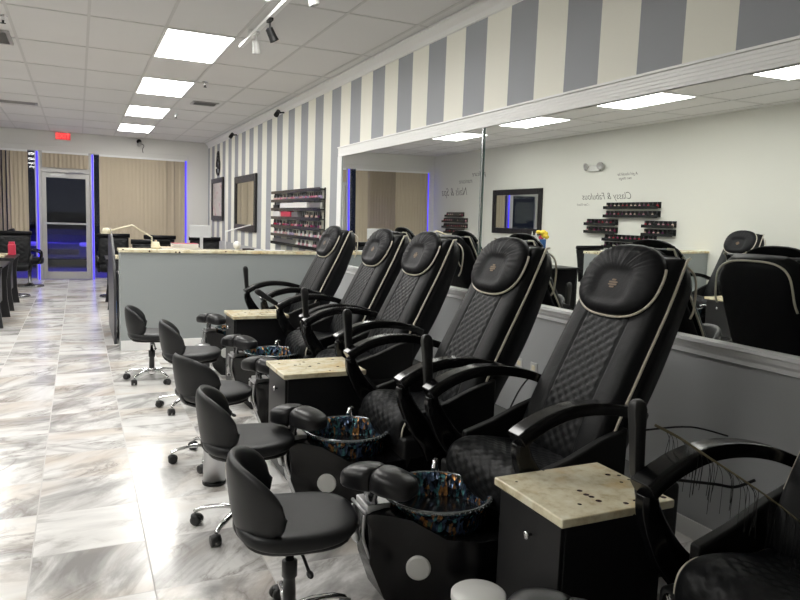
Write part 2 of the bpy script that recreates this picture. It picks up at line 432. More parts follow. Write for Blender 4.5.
# exterior pavement, and an added car for the blue glow in the door glass
bm = B(); box(bm, -8, 8, YF + .2, YF + 12, -.12, -.02); tag(obj('pavement', bm, M['asphalt']), 'dark pavement outside the glass door at night', 'pavement')
bpy.data.objects['pavement']['kind'] = 'structure'
t_ = thing('parked_car', 'dark blue-lit car parked in the night outside the glass door', 'car', (-.45, YF + 3.4, -.02))
def section(y, hw, z0, z1): return [(-hw, y, z0 + .05), (-hw * .97, y, z1 - .08), (-hw * .86, y, z1), (hw * .86, y, z1), (hw * .97, y, z1 - .08), (hw, y, z0 + .05), (hw * .9, y, z0), (-hw * .9, y, z0)]
bm = B(); loft(bm, [section(*a) for a in ((0, .74, .28, .66), (.12, .84, .22, .76), (.9, .88, .20, .93), (1.3, .89, .20, .98), (3.6, .89, .22, 1.0), (4.1, .82, .30, .92))]); obj('car_body', bm, M['car'], t_, bevel=.03)
bm = B(); loft(bm, [section(*a) for a in ((1.2, .74, .985, .99), (1.85, .66, .985, 1.42), (3.0, .66, 1.005, 1.44), (3.7, .72, 1.005, 1.02))]); obj('cabin', bm, M['gloss'], t_, bevel=.03)
for sg in (-1, 1):
    bm = B(); ell(bm, (sg * .60, .03, .62), (.15, .05, .06), .6, .6, 14, 8); obj('headlamp', bm, M['screen'], t_, smooth=True)
    for y in (.75, 3.25):
        bm = B(); lathe(bm, [(.14, -.10), (.31, -.10), (.33, -.07), (.33, .07), (.31, .10), (.14, .10)], (sg * .80, y, .33), 24, ax=(1, 0, 0)); obj('wheel', bm, M['plastic'], t_, smooth=True)
bm = B(); box(bm, -.45, .45, -.03, .0, .36, .50); obj('grille', bm, M['satin'], t_, bevel=.01)
# exit sign
t_ = thing('exit_sign', 'red lit exit sign on the front wall above the entrance door', 'sign', (-.265, YF - .03, 2.995))
bm = B(); box(bm, -.155, .155, -.02, .028, -.085, .085); obj('housing', bm, M['white'], t_, bevel=.006)
bm = B(); box(bm, -.14, .14, -.024, -.0205, -.07, .07); obj('face', bm, M['exit'], t_)
text_mesh('lettering', 'EXIT', .13, M['exit_letters'], Matrix.Translation((0, -.026, 0)) @ Matrix.Rotation(PI / 2, 4, 'X'), t_, depth=.001)
# security camera with its cable by the ceiling
t_ = thing('security_camera', 'small security camera with hanging cable high on the front wall', 'camera', (1.22, YF, 2.98))
bm = B(); lathe(bm, [(.05, 0), (.05, .03), (.03, .05)], (0, -.001, .03), 16, ax=(0, -1, 0)); tube(bm, [(0, -.04, .03), (0, -.09, .0), (0, -.11, -.03)], .012); obj('bracket', bm, M['satin'], t_)
bm = B(); lathe(bm, [(.03, -.09), (.04, -.085), (.04, .06), (.03, .07)], (0, -.14, -.04), 14, ax=(-.3, -1, -.3)); obj('camera_body', bm, M['alu'], t_, smooth=True)
bm = B(); tube(bm, smooth_pts([(.03, -.02, 0), (.10, -.02, -.05), (.07, -.02, -.14), (.10, -.02, -.26)]), .007, 6); obj('cable', bm, M['satin'], t_)
# ------------------------------------------------------------------ ceiling lights
t0 = thing('ceiling_light', '', 'ceiling light', (0, 0, 0), 0, 'fluorescent ceiling panels')
bm = B()
for a in ((0, .6096, 0, .02), (0, .6096, 1.1992, 1.2192), (0, .02, .02, 1.1992), (.5896, .6096, .02, 1.1992)): box(bm, *a, -.012, -.0055)
obj('frame', bm, M['trim'], t0)
bm = B(); box(bm, .021, .5886, .021, 1.1982, -.010, -.0055); obj('diffuser', bm, M['lamp'], t0)
row_r = ['overhead lit ceiling panel of the right row, above the nearest stools and out of frame',
         'nearest visible lit ceiling panel, largest and beside the spotlight track end', 'second nearest lit ceiling panel of the visible row',
         'third nearest lit ceiling panel of the visible row', 'farthest and smallest lit ceiling panel, near the front wall']
row_l = ['lit ceiling panel of the left row, above and behind the viewer, nearest of that row', 'lit ceiling panel of the left row seen at the right edge of the mirror', 'largest lit ceiling panel seen whole in the wall mirror',  # first left-row panel is added to light the near cabinet and chairs
         'lit ceiling panel seen in the mirror just right of the mirror joint', 'lit ceiling panel seen in the mirror touching the joint from the left', 'farthest lit ceiling panel of the left row by the front wall']
first = True
for rowx, labs in ((CX, row_r), (CX - 4 * .6096, row_l)):
    for k in range(-2, 4):
        if (rowx < 0 and k == 3) or (rowx > 0 and k == -2): continue
        loc = (rowx, CY + 2.4384 * k, CEIL)
        if first: t0.location = loc; t0['label'] = labs[k + (1 if rowx > 0 else 2)]; first = False
        else: dup(t0, loc, 0, labs[k + (1 if rowx > 0 else 2)])
# diffusers, sprinklers
def vent(x, y, sx_, sy_, label):
    t_ = thing('ceiling_vent', label, 'vent', (x, y, CEIL - .0055))
    bm = B()
    for a in ((-sx_ / 2, sx_ / 2, -sy_ / 2, -sy_ / 2 + .03), (-sx_ / 2, sx_ / 2, sy_ / 2 - .03, sy_ / 2), (-sx_ / 2, -sx_ / 2 + .03, -sy_ / 2 + .03, sy_ / 2 - .03), (sx_ / 2 - .03, sx_ / 2, -sy_ / 2 + .03, sy_ / 2 - .03)): box(bm, *a, -.014, 0)
    obj('frame', bm, M['alu'], t_)
    bm = B(); n = max(3, int(sy_ / .05))
    for i in range(n):
        y_ = -sy_ / 2 + .03 + (i + .5) * (sy_ - .06) / n
        box(bm, -sx_ / 2 + .03, sx_ / 2 - .03, -.012, .012, -.002, .0, mtx=Matrix.Translation((0, y_, -.010)) @ Matrix.Rotation(.5, 4, 'X'))
    obj('louvres', bm, M['alu'], t_)
    bm = B(); box(bm, -sx_ / 2 + .03, sx_ / 2 - .03, -sy_ / 2 + .03, sy_ / 2 - .03, -.0015, 0); obj('duct_opening', bm, M['satin'], t_)
vent(-.83, 7.72, .56, .56, 'square metal ceiling diffuser at the left edge, nearer of the two there')
vent(-.83, 12.25, .58, .22, 'dark slotted ceiling vent at the left edge, near the front wall')
vent(1.68, 10.5, .36, .30, 'small pale slotted ceiling vent right of the ceiling panels')
vent(-1.9, 4.2, .58, .30, 'slotted ceiling vent of the left side seen in the mirror beside a lamp')
def sprinkler(x, y, label):
    t_ = thing('fire_sprinkler', label, 'sprinkler', (x, y, CEIL - .0005))
    bm = B(); lathe(bm, [(.04, 0), (.038, -.006), (.014, -.012), (.012, -.04)], seg=16); obj('escutcheon', bm, M['chrome'], t_)
    bm = B(); lathe(bm, [(.009, -.0405), (.009, -.06), (.022, -.062), (.022, -.065)], seg=12); obj('deflector', bm, M['satin'], t_)
sprinkler(1.42, 8.85, 'small ceiling sprinkler head between the nearest panel and the pale vent')
sprinkler(1.46, 11.95, 'small ceiling sprinkler head right of the third ceiling panel')
sprinkler(-.55, 6.9, 'small ceiling sprinkler head seen in the mirror left of its largest lamp')
# track lights
def track(x, y0, y1, heads, label):
    t_ = thing('spotlight_track', label, 'track light', (x, 0, CEIL - .0055))
    bm = B(); box(bm, -.018, .018, y0, y1, -.085, -.06)
    for yy in (y0 + .25, y1 - .35): box(bm, -.008, .008, yy, yy + .016, -.06, 0)
    obj('rail', bm, M['trim'], t_)
    for (yy, mt, tilt) in heads:
        bm = B(); box(bm, -.015, .015, yy - .05, yy + .05, -.105, -.0855); tube(bm, [(0, yy, -.105), (0, yy, -.15)], .007, 8)
        lathe(bm, [(.020, -.02), (.030, -.012), (.032, .05), (.036, .08), (.036, .085), (.028, .085), (.02, .03)], (0, yy, -.17), 16, ax=tilt)
        obj('spot_head', bm, M[mt], t_)
track(1.36, 3.6, 6.5, ((5.9, 'white_cap', (.1, .1, -1)), (5.45, 'satin', (.5, 0, -1)), (4.4, 'white_cap', (.3, 0, -1))), 'white ceiling spotlight track with a white and a black spot beside the nearest lit panel')
track(-2.35, 2.6, 5.2, ((4.85, 'white_cap', (.2, .0, -1)), (3.9, 'white_cap', (-.6, 0, -1))), 'white ceiling spotlight track of the left side seen only in the mirror')
for (yy, lab) in ((13.1, 'small black wall spotlight above the tall framed mirror'), (9.85, 'small black wall spotlight at the cornice above the polish shelves')):
    t_ = thing('wall_spotlight', lab, 'spotlight', (XR - .0185, yy, 2.95))
    bm = B(); tube(bm, [(0, 0, .02), (-.07, 0, .01)], .012); obj('arm', bm, M['satin'], t_)
    bm = B(); lathe(bm, [(.03, -.05), (.035, .05), (.028, .055)], (-.1, 0, 0), 14, ax=(-.5, -.5, -.7)); obj('spot_head', bm, M['satin'], t_, smooth=True)

# ------------------------------------------------------------------ pedicure chair (local x = towards the wall)
def bx_at(z): return 0
BACK = [(1.83, .50), (1.905, .70), (2.02, .93), (2.145, 1.17), (2.25, 1.385)]
SEAT = [(1.475, .36), (1.455, .44), (1.475, .512), (1.54, .545), (1.65, .537), (1.78, .515), (1.90, .53)]
def diam(a, b_, c=.052):
    u, v_ = (a * 1.25 + b_) / c / 1.6, (a * 1.25 - b_) / c / 1.6
    return abs(math.sin(PI * u) * math.sin(PI * v_)) ** .45
def spa_chair(name, label, loc, rz=0):
    root = thing(name, label, 'pedicure chair', loc, rz, 'black pedicure spa chairs')
    # hull: boat-shaped base under basin and seat
    bm = B(); rings = []
    for x, hw, hb, z1, z0 in ((.955, .07, .05, .40, .30), (.975, .085, .06, .405, .20), (1.03, .12, .08, .405, .06), (1.09, .17, .11, .40, .0), (1.2, .245, .19, .34, .0), (1.32, .29, .25, .33, .0), (1.5, .31, .29, .34, .0), (1.7, .31, .30, .36, .0)):
        r = []
        for y, z in ((-hw, z1), (-hw * .6, z1 + .012), (hw * .6, z1 + .012), (hw, z1), (hw * 1.02, (z0 + z1) / 2 + .05), (hb, z0), (-hb, z0), (-hw * 1.02, (z0 + z1) / 2 + .05)): r.append((x, y, z))
        rings.append(r)
    loft(bm, rings); obj('spa_base', bm, M['gloss'], root, bevel=.008)
    bm = B(); loft(bm, [[(x, y, z) for y, z in ((-.27, 0), (.27, 0), (.31, .1), (.31, .44), (-.31, .44), (-.31, .1))] for x in (1.46, 2.28)])
    obj('seat_base', bm, M['satin'], root, bevel=.02)
    # bright edge strip and round caps on the prow
    bm = B(); tube(bm, smooth_pts([(.948, -.06, .395), (.95, -.055, .30), (.99, -.06, .19), (1.045, -.08, .055)]), .006, 6); tube(bm, smooth_pts([(.948, .06, .395), (.95, .055, .30), (.99, .06, .19), (1.045, .08, .055)]), .006, 6)
    tube(bm, [(.95, -.07, .408), (.95, .07, .408)], .007, 6)
    obj('prow_trim', bm, M['steel'], root, smooth=True)
    bm = B(); lathe(bm, [(.046, 0), (.046, .008), (.040, .014), (.012, .015)], (1.115, -.190, .225), 28, ax=(-.5, -1, .05)); c_ = obj('round_cap', bm, M['white_cap'], root); c_['label'] = 'round white cap'
    bm = B(); lathe(bm, [(.03, 0), (.03, .012), (.024, .018)], (.945, 0, .30), 20, ax=(-1, 0, -.15)); obj('water_knob', bm, M['steel'], root, smooth=True)
    # basin
    bm = B(); cx, cy = 1.27, -.03
    prof = [(.06, .20), (.12, .215), (.165, .27), (.192, .36), (.205, .445), (.213, .462), (.218, .468), (.216, .476), (.205, .478), (.196, .470), (.185, .40), (.16, .31), (.11, .25), (.03, .24)]
    prof = [(r * 1.0, z) for r, z in prof]
    lathe(bm, prof, (cx, cy, -.042), 56); obj('basin', bm, M['basin'], root, smooth=True)
    bm = B(); tube(bm, [(cx + .211 * math.cos(a), cy + .211 * math.sin(a), .4325) for a in [2 * PI * i / 56 for i in range(56)]], .0075, 8, closed=True)
    for i in range(60):
        a = 2 * PI * i / 60; ell(bm, (cx + .2175 * math.cos(a), cy + .2175 * math.sin(a), .432), (.005, .005, .005), nu=6, nv=4)
    obj('beaded_rim', bm, M['rim'], root, smooth=True)
    bm = B(); tube(bm, smooth_pts([(1.40, .21, .33), (1.39, .21, .46), (1.36, .17, .475), (1.34, .14, .455)]), .010, 8); lathe(bm, [(.018, 0), (.018, .05), (.012, .055)], (1.46, .20, .36), 14); obj('faucet', bm, M['chrome'], root, smooth=True)
    # footrest: post and two-lobed pad
    bm = B(); tube(bm, smooth_pts([(1.0, -.035, .405), (.985, -.035, .45), (.995, -.04, .50)]), .028, 12, flat=(1.2, .7))
    tube(bm, smooth_pts([(1.0, .03, .405), (1.0, .03, .44), (1.0, .0, .50)]), .018, 10); obj('footrest_post', bm, M['chrome_dark'], root, smooth=True)
    bm = B(); box(bm, .955, 1.05, -.07, .05, .40, .435); obj('post_bracket', bm, M['steel'], root, bevel=.006)
    ang = -.98
    fm = Matrix.Translation((1.005, -.055, .535)) @ Matrix.Rotation(ang, 4, 'Z')
    ft = bpy.data.objects.new('footrest', None); COL.objects.link(ft); ft.parent = root; ft.matrix_local = fm; ft.empty_display_size = .05
    for s in (-1, 1):
        bm = B()
        def fd(p, s=s):
            q = Vector(p); q.x = s * max(.003, s * q.x); g = 1 - .10 * math.exp(-(q.x / .008) ** 2)
            q.z = q.z * g - .9 * q.x * q.x - 1.6 * q.y * q.y; q.y *= g; return q
        ell(bm, (0, 0, 0), (.155, .078, .045), .6, .6, 44, 14, fd); obj('cushion', bm, M['foot_leather'], ft, smooth=True)
    # seat
    def hs(s, tt):
        e = (1 - abs(tt) ** 8) ** .5 * (1 - abs(2 * s - 1) ** 14) ** .5
        q = diam(s * .72, tt * .24, .040) if abs(tt) < .80 else .8
        return -.03 + .045 * e + .006 * q * e - .012 * (1 - tt * tt) * s
    bm = B(); pad(bm, SEAT, lambda s: .255, .11, 84, 60, hs); obj('seat_cushion', bm, M['quilt'], root, smooth=True)
    at = frame_at(SEAT)
    for sg in (-1, 1):
        bm = B(); tube(bm, [at(s, sg * .256, -.018) for s in [i / 30 for i in range(1, 30)]], .0052, 6)
        obj('seat_piping', bm, M['piping'], root, smooth=True)
    # backrest
    W = lambda s: .262 - .02 * s - .035 * max(0, s - .75)
    def hb(s, tt):
        e = (1 - abs(tt) ** 9) ** .5 * (1 - abs(2 * s - 1) ** 16) ** .5
        q = 0
        if abs(tt) < .50 and s < .80: q = .0065 * diam(s * .92, tt * .26, .036) - .003
        elif abs(tt) < .54: q = -.006
        return -.035 + .055 * e + q * e + .012 * abs(tt) ** 3
    bm = B(); pad(bm, BACK, W, .05, 110, 72, hb); obj('backrest', bm, M['quilt'], root, smooth=True)
    at = frame_at(BACK)
    bm = B(); rings = []
    nr = 26
    for i in range(nr + 1):
        s = -.06 + 1.09 * i / nr; sc2 = min(1, max(0, s)); w = W(sc2) + .028
        dpt = .09 + .085 * math.sin(PI * min(1, max(0, s * .80 + .12)))
        cap_ = 1 if i < nr - 2 else (.93 if i == nr - 2 else (.82 if i == nr - 1 else .6))
        r = []
        for k in range(28):
            a = 2 * PI * k / 28; yy = sgn(math.cos(a), .38) * w * cap_; hh = -.045 - dpt / 2 + sgn(math.sin(a), .45) * dpt / 2 * cap_; yy *= 1 - .20 * min(1, max(0, (-hh - .06) / .12))
            p = at(sc2, yy, hh)
            if s > 1: p = p + (at(1.0) - at(.9)).normalized() * (s - 1) * .92
            if s < 0: p = p + (at(0.05) - at(.0)).normalized() * s * .92
            r.append(p)
        rings.append(r)
    loft(bm, rings); obj('back_shell', bm, M['leather'], root, smooth=True)
    bm = B()
    for sg in (-1, 1):
        tube(bm, [at(s, sg * (W(s) + .012), -.034) for s in [i / 40 for i in range(3, 41)]] + [at(.999, sg * (W(1) + .012 - .02), -.05) + Vector((.02, 0, .012))], .0062, 6)
    ww = W(1) + .02
    ww *= .84; tube(bm, smooth_pts([at(.80, -ww - .012, -.20), at(.85, -ww - .008, -.20), at(.97, -ww * .93, -.165), at(1, -ww * .6, -.155) + Vector((0, 0, .022)), at(1, 0, -.15) + Vector((0, 0, .03)), at(1, ww * .6, -.155) + Vector((0, 0, .022)), at(.97, ww * .93, -.165), at(.85, ww + .008, -.20), at(.80, ww + .012, -.20)], 6), .0055, 6)
    obj('back_piping', bm, M['piping'], root, smooth=True)
    # head pillow, oval, gathered, with a recessed rounded panel
    pc, pn = at(.85, 0, 0), (at(.85, 0, 1) - at(.85, 0, 0)).normalized(); pu = (at(.9) - at(.77)).normalized(); py = Vector((0, 1, 0))
    bm = B(); nr_, na = 26, 72
    def pp(r, a, side=1):
        X, Y = sgn(math.cos(a), .76) * .236, sgn(math.sin(a), .80) * .172
        if Y > 0: X *= 1 - .10 * (Y / .178) ** 2
        dome = .052 * max(0, 1 - r ** 5) ** .5
        gx, gy = r * X, r * Y
        g = 0
        if side > 0:
            q = (abs(gx / .108) ** 4 + abs((gy + .04) / .082) ** 4) ** .25; 
            g = -.016 * (1 / (1 + math.exp((q - 1) * 11)))
            if q > 1.05: g += .0060 * math.sin(a * 30) * min(1, (q - 1.05) * 3) * max(0, 1 - r ** 6) * (1 if gy > -.06 else .3)
        return pc + py * gx + pu * gy + pn * (.028 + (dome + g if side > 0 else -.012 * (1 - r ** 4)))
    Fv = [[bm.verts.new(pp(i / nr_, 2 * PI * k / na)) for k in range(na)] for i in range(1, nr_ + 1)]
    cf = bm.verts.new(pp(0, 0)); cb = bm.verts.new(pp(0, 0, -1)); Bk = [[bm.verts.new(pp(r, 2 * PI * k / na, -1)) for k in range(na)] for r in (.5, .97)]
    Bk = [Bk[0], Bk[1]]
    for k in range(na):
        k2 = (k + 1) % na
        bm.faces.new((cf, Fv[0][k], Fv[0][k2])); bm.faces.new((cb, Bk[0][k2], Bk[0][k]))
        for i in range(nr_ - 1): bm.faces.new((Fv[i][k], Fv[i + 1][k], Fv[i + 1][k2], Fv[i][k2]))
        bm.faces.new((Bk[0][k], Bk[0][k2], Bk[1][k2], Bk[1][k])); bm.faces.new((Bk[1][k], Bk[1][k2], Fv[-1][k2], Fv[-1][k]))
    pil = obj('head_pillow', bm, M['leather'], root, smooth=True)
    bm = B(); pts = []
    for i in range(45):
        a = PI * .90 + (2 * PI * 1.12 - PI * .90) * i / 44; pts.append(pp(1.0, a) + pn * .004)
    tube(bm, pts, .0062, 6); obj('pillow_piping', bm, M['piping'], pil, smooth=True)
    bm = B()
    for dx, dz_, w_, h_ in ((0, .014, .012, .004), (0, .003, .026, .004), (0, -.008, .026, .004), (0, -.019, .014, .004)):
        c0 = pc + py * dx + pu * (dz_ - .03) + pn * .0655
        vs = [bm.verts.new(c0 + py * a * w_ + pu * b2 * h_ + pn * .0) for a, b2 in ((-1, -.6), (-.8, -1), (.8, -1), (1, -.6), (1, .6), (.8, 1), (-.8, 1), (-1, .6))]
        ex_ = bmesh.ops.extrude_face_region(bm, geom=[bm.faces.new(vs)]); 
        for g_ in ex_['geom']:
            if isinstance(g_, bmesh.types.BMVert): g_.co += pn * .0015
    obj('emblem', bm, M['gold'], pil)
    # armrests
    for sg in (-1, 1):
        y = sg * .345
        arm = B(); P_ = smooth_pts([(1.405, y, .728), (1.45, y, .757), (1.54, y, .795), (1.66, y, .818), (1.80, y, .812), (1.93, y * .985, .785), (2.02, y * .93, .752)], 7)
        rings = []
        for i, p in enumerate(P_):
            u = i / (len(P_) - 1); hw = .045 - .013 * u; hh = .021 + .006 * (1 - u)
            d_ = (P_[min(i + 1, len(P_) - 1)] - P_[max(i - 1, 0)]).normalized(); nn = Vector((-d_.z, 0, d_.x))
            rings.append([p + Vector((0, a * hw, 0)) + nn * b2 * hh for a, b2 in ((-1, .5), (-.8, 1), (.8, 1), (1, .5), (1, -1), (-1, -1))])
        loft(arm, rings); a_ = obj('armrest', arm, M['gloss'], root, bevel=.006)
        bm = B(); P_ = smooth_pts([(1.425, y, .715), (1.435, y, .66), (1.475, y, .58), (1.53, y, .50), (1.60, y * .93, .42), (1.64, y * .90, .36)], 6)
        rings = []
        for i, p in enumerate(P_):
            u = i / (len(P_) - 1); d_ = (P_[min(i + 1, len(P_) - 1)] - P_[max(i - 1, 0)]).normalized(); nn = Vector((-d_.z, 0, d_.x)); hw, hh = .028, .026 + .045 * u
            rings.append([p + Vector((0, a * hw, 0)) + nn * b2 * hh for a, b2 in ((-1, -.6), (-1, .6), (-.6, 1), (.6, 1), (1, .6), (1, -.6), (.6, -1), (-.6, -1))])
        loft(bm, rings); obj('arm_support', bm, M['gloss'], a_, smooth=False, bevel=.004)
        bm = B(); rings = []
        for x, zt, zb in ((1.56, .56, .40), (1.70, .60, .42), (1.85, .66, .43), (1.98, .70, .44)):
            rings.append([(x, y * .80 + a, z) for a, z in ((-.02, zb), (.02, zb), (.02, zt), (-.02, zt))])
        loft(bm, rings); obj('side_panel', bm, M['satin'], root, bevel=.01)
    # remote control on the far arm
    bm = B(); tube(bm, smooth_pts([(1.50, .385, .56), (1.45, .395, .66), (1.435, .40, .745)]), .010, 8); obj('remote_holder', bm, M['plastic'], root, smooth=True)
    bm = B(); loft(bm, [[(1.435 + dx - .0 + (z - .74) * -.08 + a * hw, .400 + b2 * ht, z) for a, b2 in ((-1, -1), (-.5, -1.2), (.5, -1.2), (1, -1), (1, 1), (-1, 1))] for z, hw, ht, dx in ((.735, .014, .010, 0), (.76, .019, .014, 0), (.86, .021, .015, 0), (.955, .025, .017, 0), (.975, .020, .014, 0), (.985, .010, .008, 0))])
    obj('remote_control', bm, M['plastic'], root, bevel=.004)
    return root
M['rim'] = mat('basin_rim', (0.22, 0.24, 0.25), 0.22, 0.8)
M['chrome_dark'] = mat('dark_chrome', (0.20, 0.20, 0.21), 0.22, 0.9)
ch = spa_chair('pedicure_chair', 'black quilted pedicure chair second nearest, with the largest fully visible head pillow', (0, 2.33, 0))
near = dup(ch, (.09, 1.12, 0), 0, 'nearest black pedicure chair, cut off at the bottom right corner')
for c in near.children:
    if c.name.startswith('footrest') and c.type == 'EMPTY': c.location = (1.0, .17, .515)
dup(ch, (-.05, 3.22, 0), 0, 'black pedicure chair third nearest, just left of the one with the largest pillow')
dup(ch, (.07, 4.43, 0), 0, 'black pedicure chair behind the middle granite-topped cabinet')
four = dup(ch, (.10, 5.30, 0), 0, 'black pedicure chair second from the grey counter, overlapping the mirror corner')
for c in four.children:
    if c.name.startswith('remote_control'): c.matrix_local = Matrix.Translation((1.435, 0, .74)) @ Matrix.Rotation(math.radians(-52), 4, 'Y') @ Matrix.Translation((-1.435, 0, -.74))
dup(ch, (.10, 6.54, 0), 0, 'farthest black pedicure chair, standing alone right in front of the grey counter')
dup(ch, (-.45, 6.45, 0), PI, 'black pedicure chair on the opposite side, seen whole in the mirror')
dup(ch, (-.45, 5.15, 0), PI, 'black pedicure chair on the opposite side, at the right edge of the mirror')

# ------------------------------------------------------------------ granite-topped cabinets
def side_cabinet(label, loc, sx_, sy_, h, rz=0, drawer=True):
    t_ = thing('side_cabinet', label, 'cabinet', loc, rz, 'granite topped side cabinets')
    x0, x1, y0, y1 = -sx_ / 2, sx_ / 2, -sy_ / 2, sy_ / 2
    bm = B(); box(bm, x0 + .02, x1 - .01, y0 + .012, y1 - .012, 0.0, h - .03); obj('body', bm, M['cabinet'], t_, bevel=.003)
    zd = .17 if drawer else .03
    bm = B(); box(bm, x0 + .003, x0 + .0195, y0 + .015, y1 - .015, zd, h - .04); dr = obj('door', bm, M['cabinet'], t_, bevel=.003)
    bm = B()
    lathe(bm, [(.005, 0), (.005, .012), (.013, .016), (.014, .022), (.009, .026)], (x0 + .003, -.02, h - .12), 16, ax=(-1, 0, 0)); obj('knob', bm, M['chrome'], dr, smooth=True)
    if drawer:
        bm = B(); box(bm, x0 + .003, x0 + .0195, y0 + .015, y1 - .015, .03, zd - .006); d2 = obj('drawer', bm, M['cabinet'], t_, bevel=.003)
        bm = B(); lathe(bm, [(.005, 0), (.005, .012), (.013, .016), (.014, .022), (.009, .026)], (x0 + .003, -.02, .12), 16, ax=(-1, 0, 0)); obj('knob', bm, M['chrome'], d2, smooth=True)
    bm = B(); box(bm, x0 - .012, x1 + .012, y0 - .008, y1 + .008, h - .0295, h); g = obj('granite_top', bm, M['granite'], t_, bevel=.006)
    return t_
side_cabinet('nearest black side cabinet with a speckled granite top and one chrome knob', (1.52, 1.755, 0), .43, .36, .62)
side_cabinet('middle black side cabinet with granite top, left of the third nearest pedicure chair', (1.265, 3.86, 0), .47, .39, .62)
side_cabinet('farthest black side cabinet with granite top, in front of the grey counter', (1.40, 5.955, 0), .46, .38, .65)
side_cabinet('black side cabinet with granite top on the opposite side, seen only in the mirror', (-1.80, 5.83, 0), .46, .42, .62, PI)

# ------------------------------------------------------------------ technician stools
def stool():
    root = thing('technician_stool', '', 'stool', (0, 0, 0), 0, 'low black technician stools')
    def sd(p):
        q = Vector(p); r = q.x / .21
        q.y *= 1 - .06 * r; q.z += .018 * r * r - .010 * (1 - (q.y / .2) ** 2) * (1 if q.z > 0 else 0); return q
    bm = B(); ell(bm, (0.02, 0, .455), (.215, .205, .043), .55, .72, 40, 14, sd); obj('seat', bm, M['stool_leather'], root, smooth=True)
    bm = B(); ell(bm, (0.02, 0, .415), (.19, .175, .018), .6, .7, 28, 8); obj('seat_shell', bm, M['plastic'], root, smooth=True)
    # curved backrest pad on the -x side: an oval pad bent round the seat
    bm = B(); nu, nv = 44, 20; R_ = .218; rings = []
    def P(u, v_, side):
        # u in -1..1 along the arc, v in -1..1 height
        a = PI + u * 1.22; hgt = .150 * max(0, 1 - abs(u) ** 2.6) ** .5 + .004
        zc = .560 + .025 * (1 - u * u); z = zc + v_ * hgt
        edge = max(0, (1 - abs(v_) ** 3.0)) ** .5 * max(0, 1 - abs(u) ** 6) ** .5
        rr = R_ + .03 * v_ * .6 + side * .027 * edge
        return Vector((.03 + rr * math.cos(a), rr * math.sin(a) * 1.0, z))
    rings = []
    for i in range(nu + 1):
        u = -1 + 2 * i / nu; ring = [P(u, -1 + 2 * j / nv, 1) for j in range(nv + 1)] + [P(u, 1 - 2 * j / nv, -1) for j in range(1, nv)]
        rings.append(ring)
    loft(bm, rings); bk = obj('backrest', bm, M['stool_leather'], root, smooth=True)
    bm = B(); tube(bm, smooth_pts([(-.02, 0, .405), (-.11, 0, .395), (-.165, 0, .415), (-.188, 0, .45), (-.19, 0, .48)]), .02, 8, flat=(1.6, .5)); obj('back_bracket', bm, M['plastic'], root, smooth=True)
    bm = B(); lathe(bm, [(.045, .398), (.045, .385), (.016, .38), (.016, .22)], seg=20); obj('gas_lift', bm, M['chrome'], root, smooth=True)
    bm = B(); lathe(bm, [(.020, .30), (.028, .295), (.028, .235), (.021, .23), (.024, .17), (.024, .12)], seg=20); obj('column_sleeve', bm, M['plastic'], root, smooth=True)
    bm = B(); tube(bm, smooth_pts([(0, -.02, .39), (.02, -.12, .385), (.03, -.20, .36)]), .006, 8); ell(bm, (.032, -.215, .355), (.012, .026, .010), nu=10, nv=6); obj('height_lever', bm, M['plastic'], root, smooth=True)
    bm = B(); lathe(bm, [(.030, .065), (.034, .07), (.034, .12), (.026, .125)], seg=20); 
    for k in range(5):
        a = 2 * PI * k / 5 + .3; c, s = math.cos(a), math.sin(a)
        tube(bm, smooth_pts([(.02 * c, .02 * s, .098), (.10 * c, .10 * s, .105), (.19 * c, .19 * s, .090), (.235 * c, .235 * s, .070)], 4), [.019] * 5 + [.016] * 4 + [.013] * 4, 8, flat=(1.0, .7))
    obj('star_base', bm, M['chrome'], root, smooth=True)
    for k in range(5):
        a = 2 * PI * k / 5 + .3; c, s = math.cos(a) * .235, math.sin(a) * .235; wa = a + 1.0 + k
        bm = B(); dx, dy = -math.sin(wa), math.cos(wa)
        for sg in (-1, 1):
            lathe(bm, [(.012, -.008), (.026, -.008), (.027, 0), (.026, .008), (.012, .008)], (c + dx * sg * .014 + dy * .012, s + dy * sg * .014 - dx * .012, .0272), 16, ax=(dx, dy, 0))
        ell(bm, (c + dy * .006, s - dx * .006, .040), (.024, .024, .018), .6, 1, 12, 6); obj('caster', bm, M['plastic'], root, smooth=True)
    return root
st = stool()
spots = [(.665, 2.27, -.12, .92, 'nearest black stool, with its full seat showing in front of the second pedicure chair'),
         (.700, 3.19, -.10, .93, 'second nearest black stool, its curved back overlapping the silver bin'),
         (.715, 4.17, .30, .91, 'third nearest black stool, backrest seen nearly flat from behind'),
         (.755, 5.38, -.05, .93, 'fourth black stool, its seat above the farther silver bin'),
         (.575, 6.40, -.10, .91, 'farthest black stool, chrome base visible before the grey counter')]
for i, (x, y, a, zs_, lab) in enumerate(spots):
    o = st if i == 0 else dup(st, (x, y, 0), a, lab)
    o.location = (x, y, 0); o.rotation_euler = (0, 0, a); o['label'] = lab; o.scale = (1, 1, zs_)
# slim steel waste bins
def bin_(x, y, h, label, lid=False):
    R_ = .085 if lid else .06
    t_ = thing('waste_bin', label, 'bin', (x, y, 0), 0, 'slim steel waste bins')
    bm = B(); lathe(bm, [(.001, .012), (.060, .013), (.060, h - .01), (.056, h - .01), (.056, .02), (.001, .02)] if not lid else [(.001, .0105), (R_, .012), (R_, h - .02), (.001, h - .02)], seg=28, cap=False); obj('cylinder', bm, M['steel'], t_, smooth=True)
    bm = B(); lathe(bm, [(R_ + .002, 0), (R_ + .004, .004), (R_ + .004, .016), (R_ + .001, .018), (R_ + .001, .0)], seg=28); obj('base_ring', bm, M['satin'], t_)
    bm = B(); lathe(bm, [(R_ + .003, h - .019), (R_ + .003, h - .004), (R_ - .002, h), (.02, h + .004), (.001, h + .004)], seg=28, cap=False); obj('lid', bm, M['steel' if not lid else 'white_cap'], t_, smooth=True)
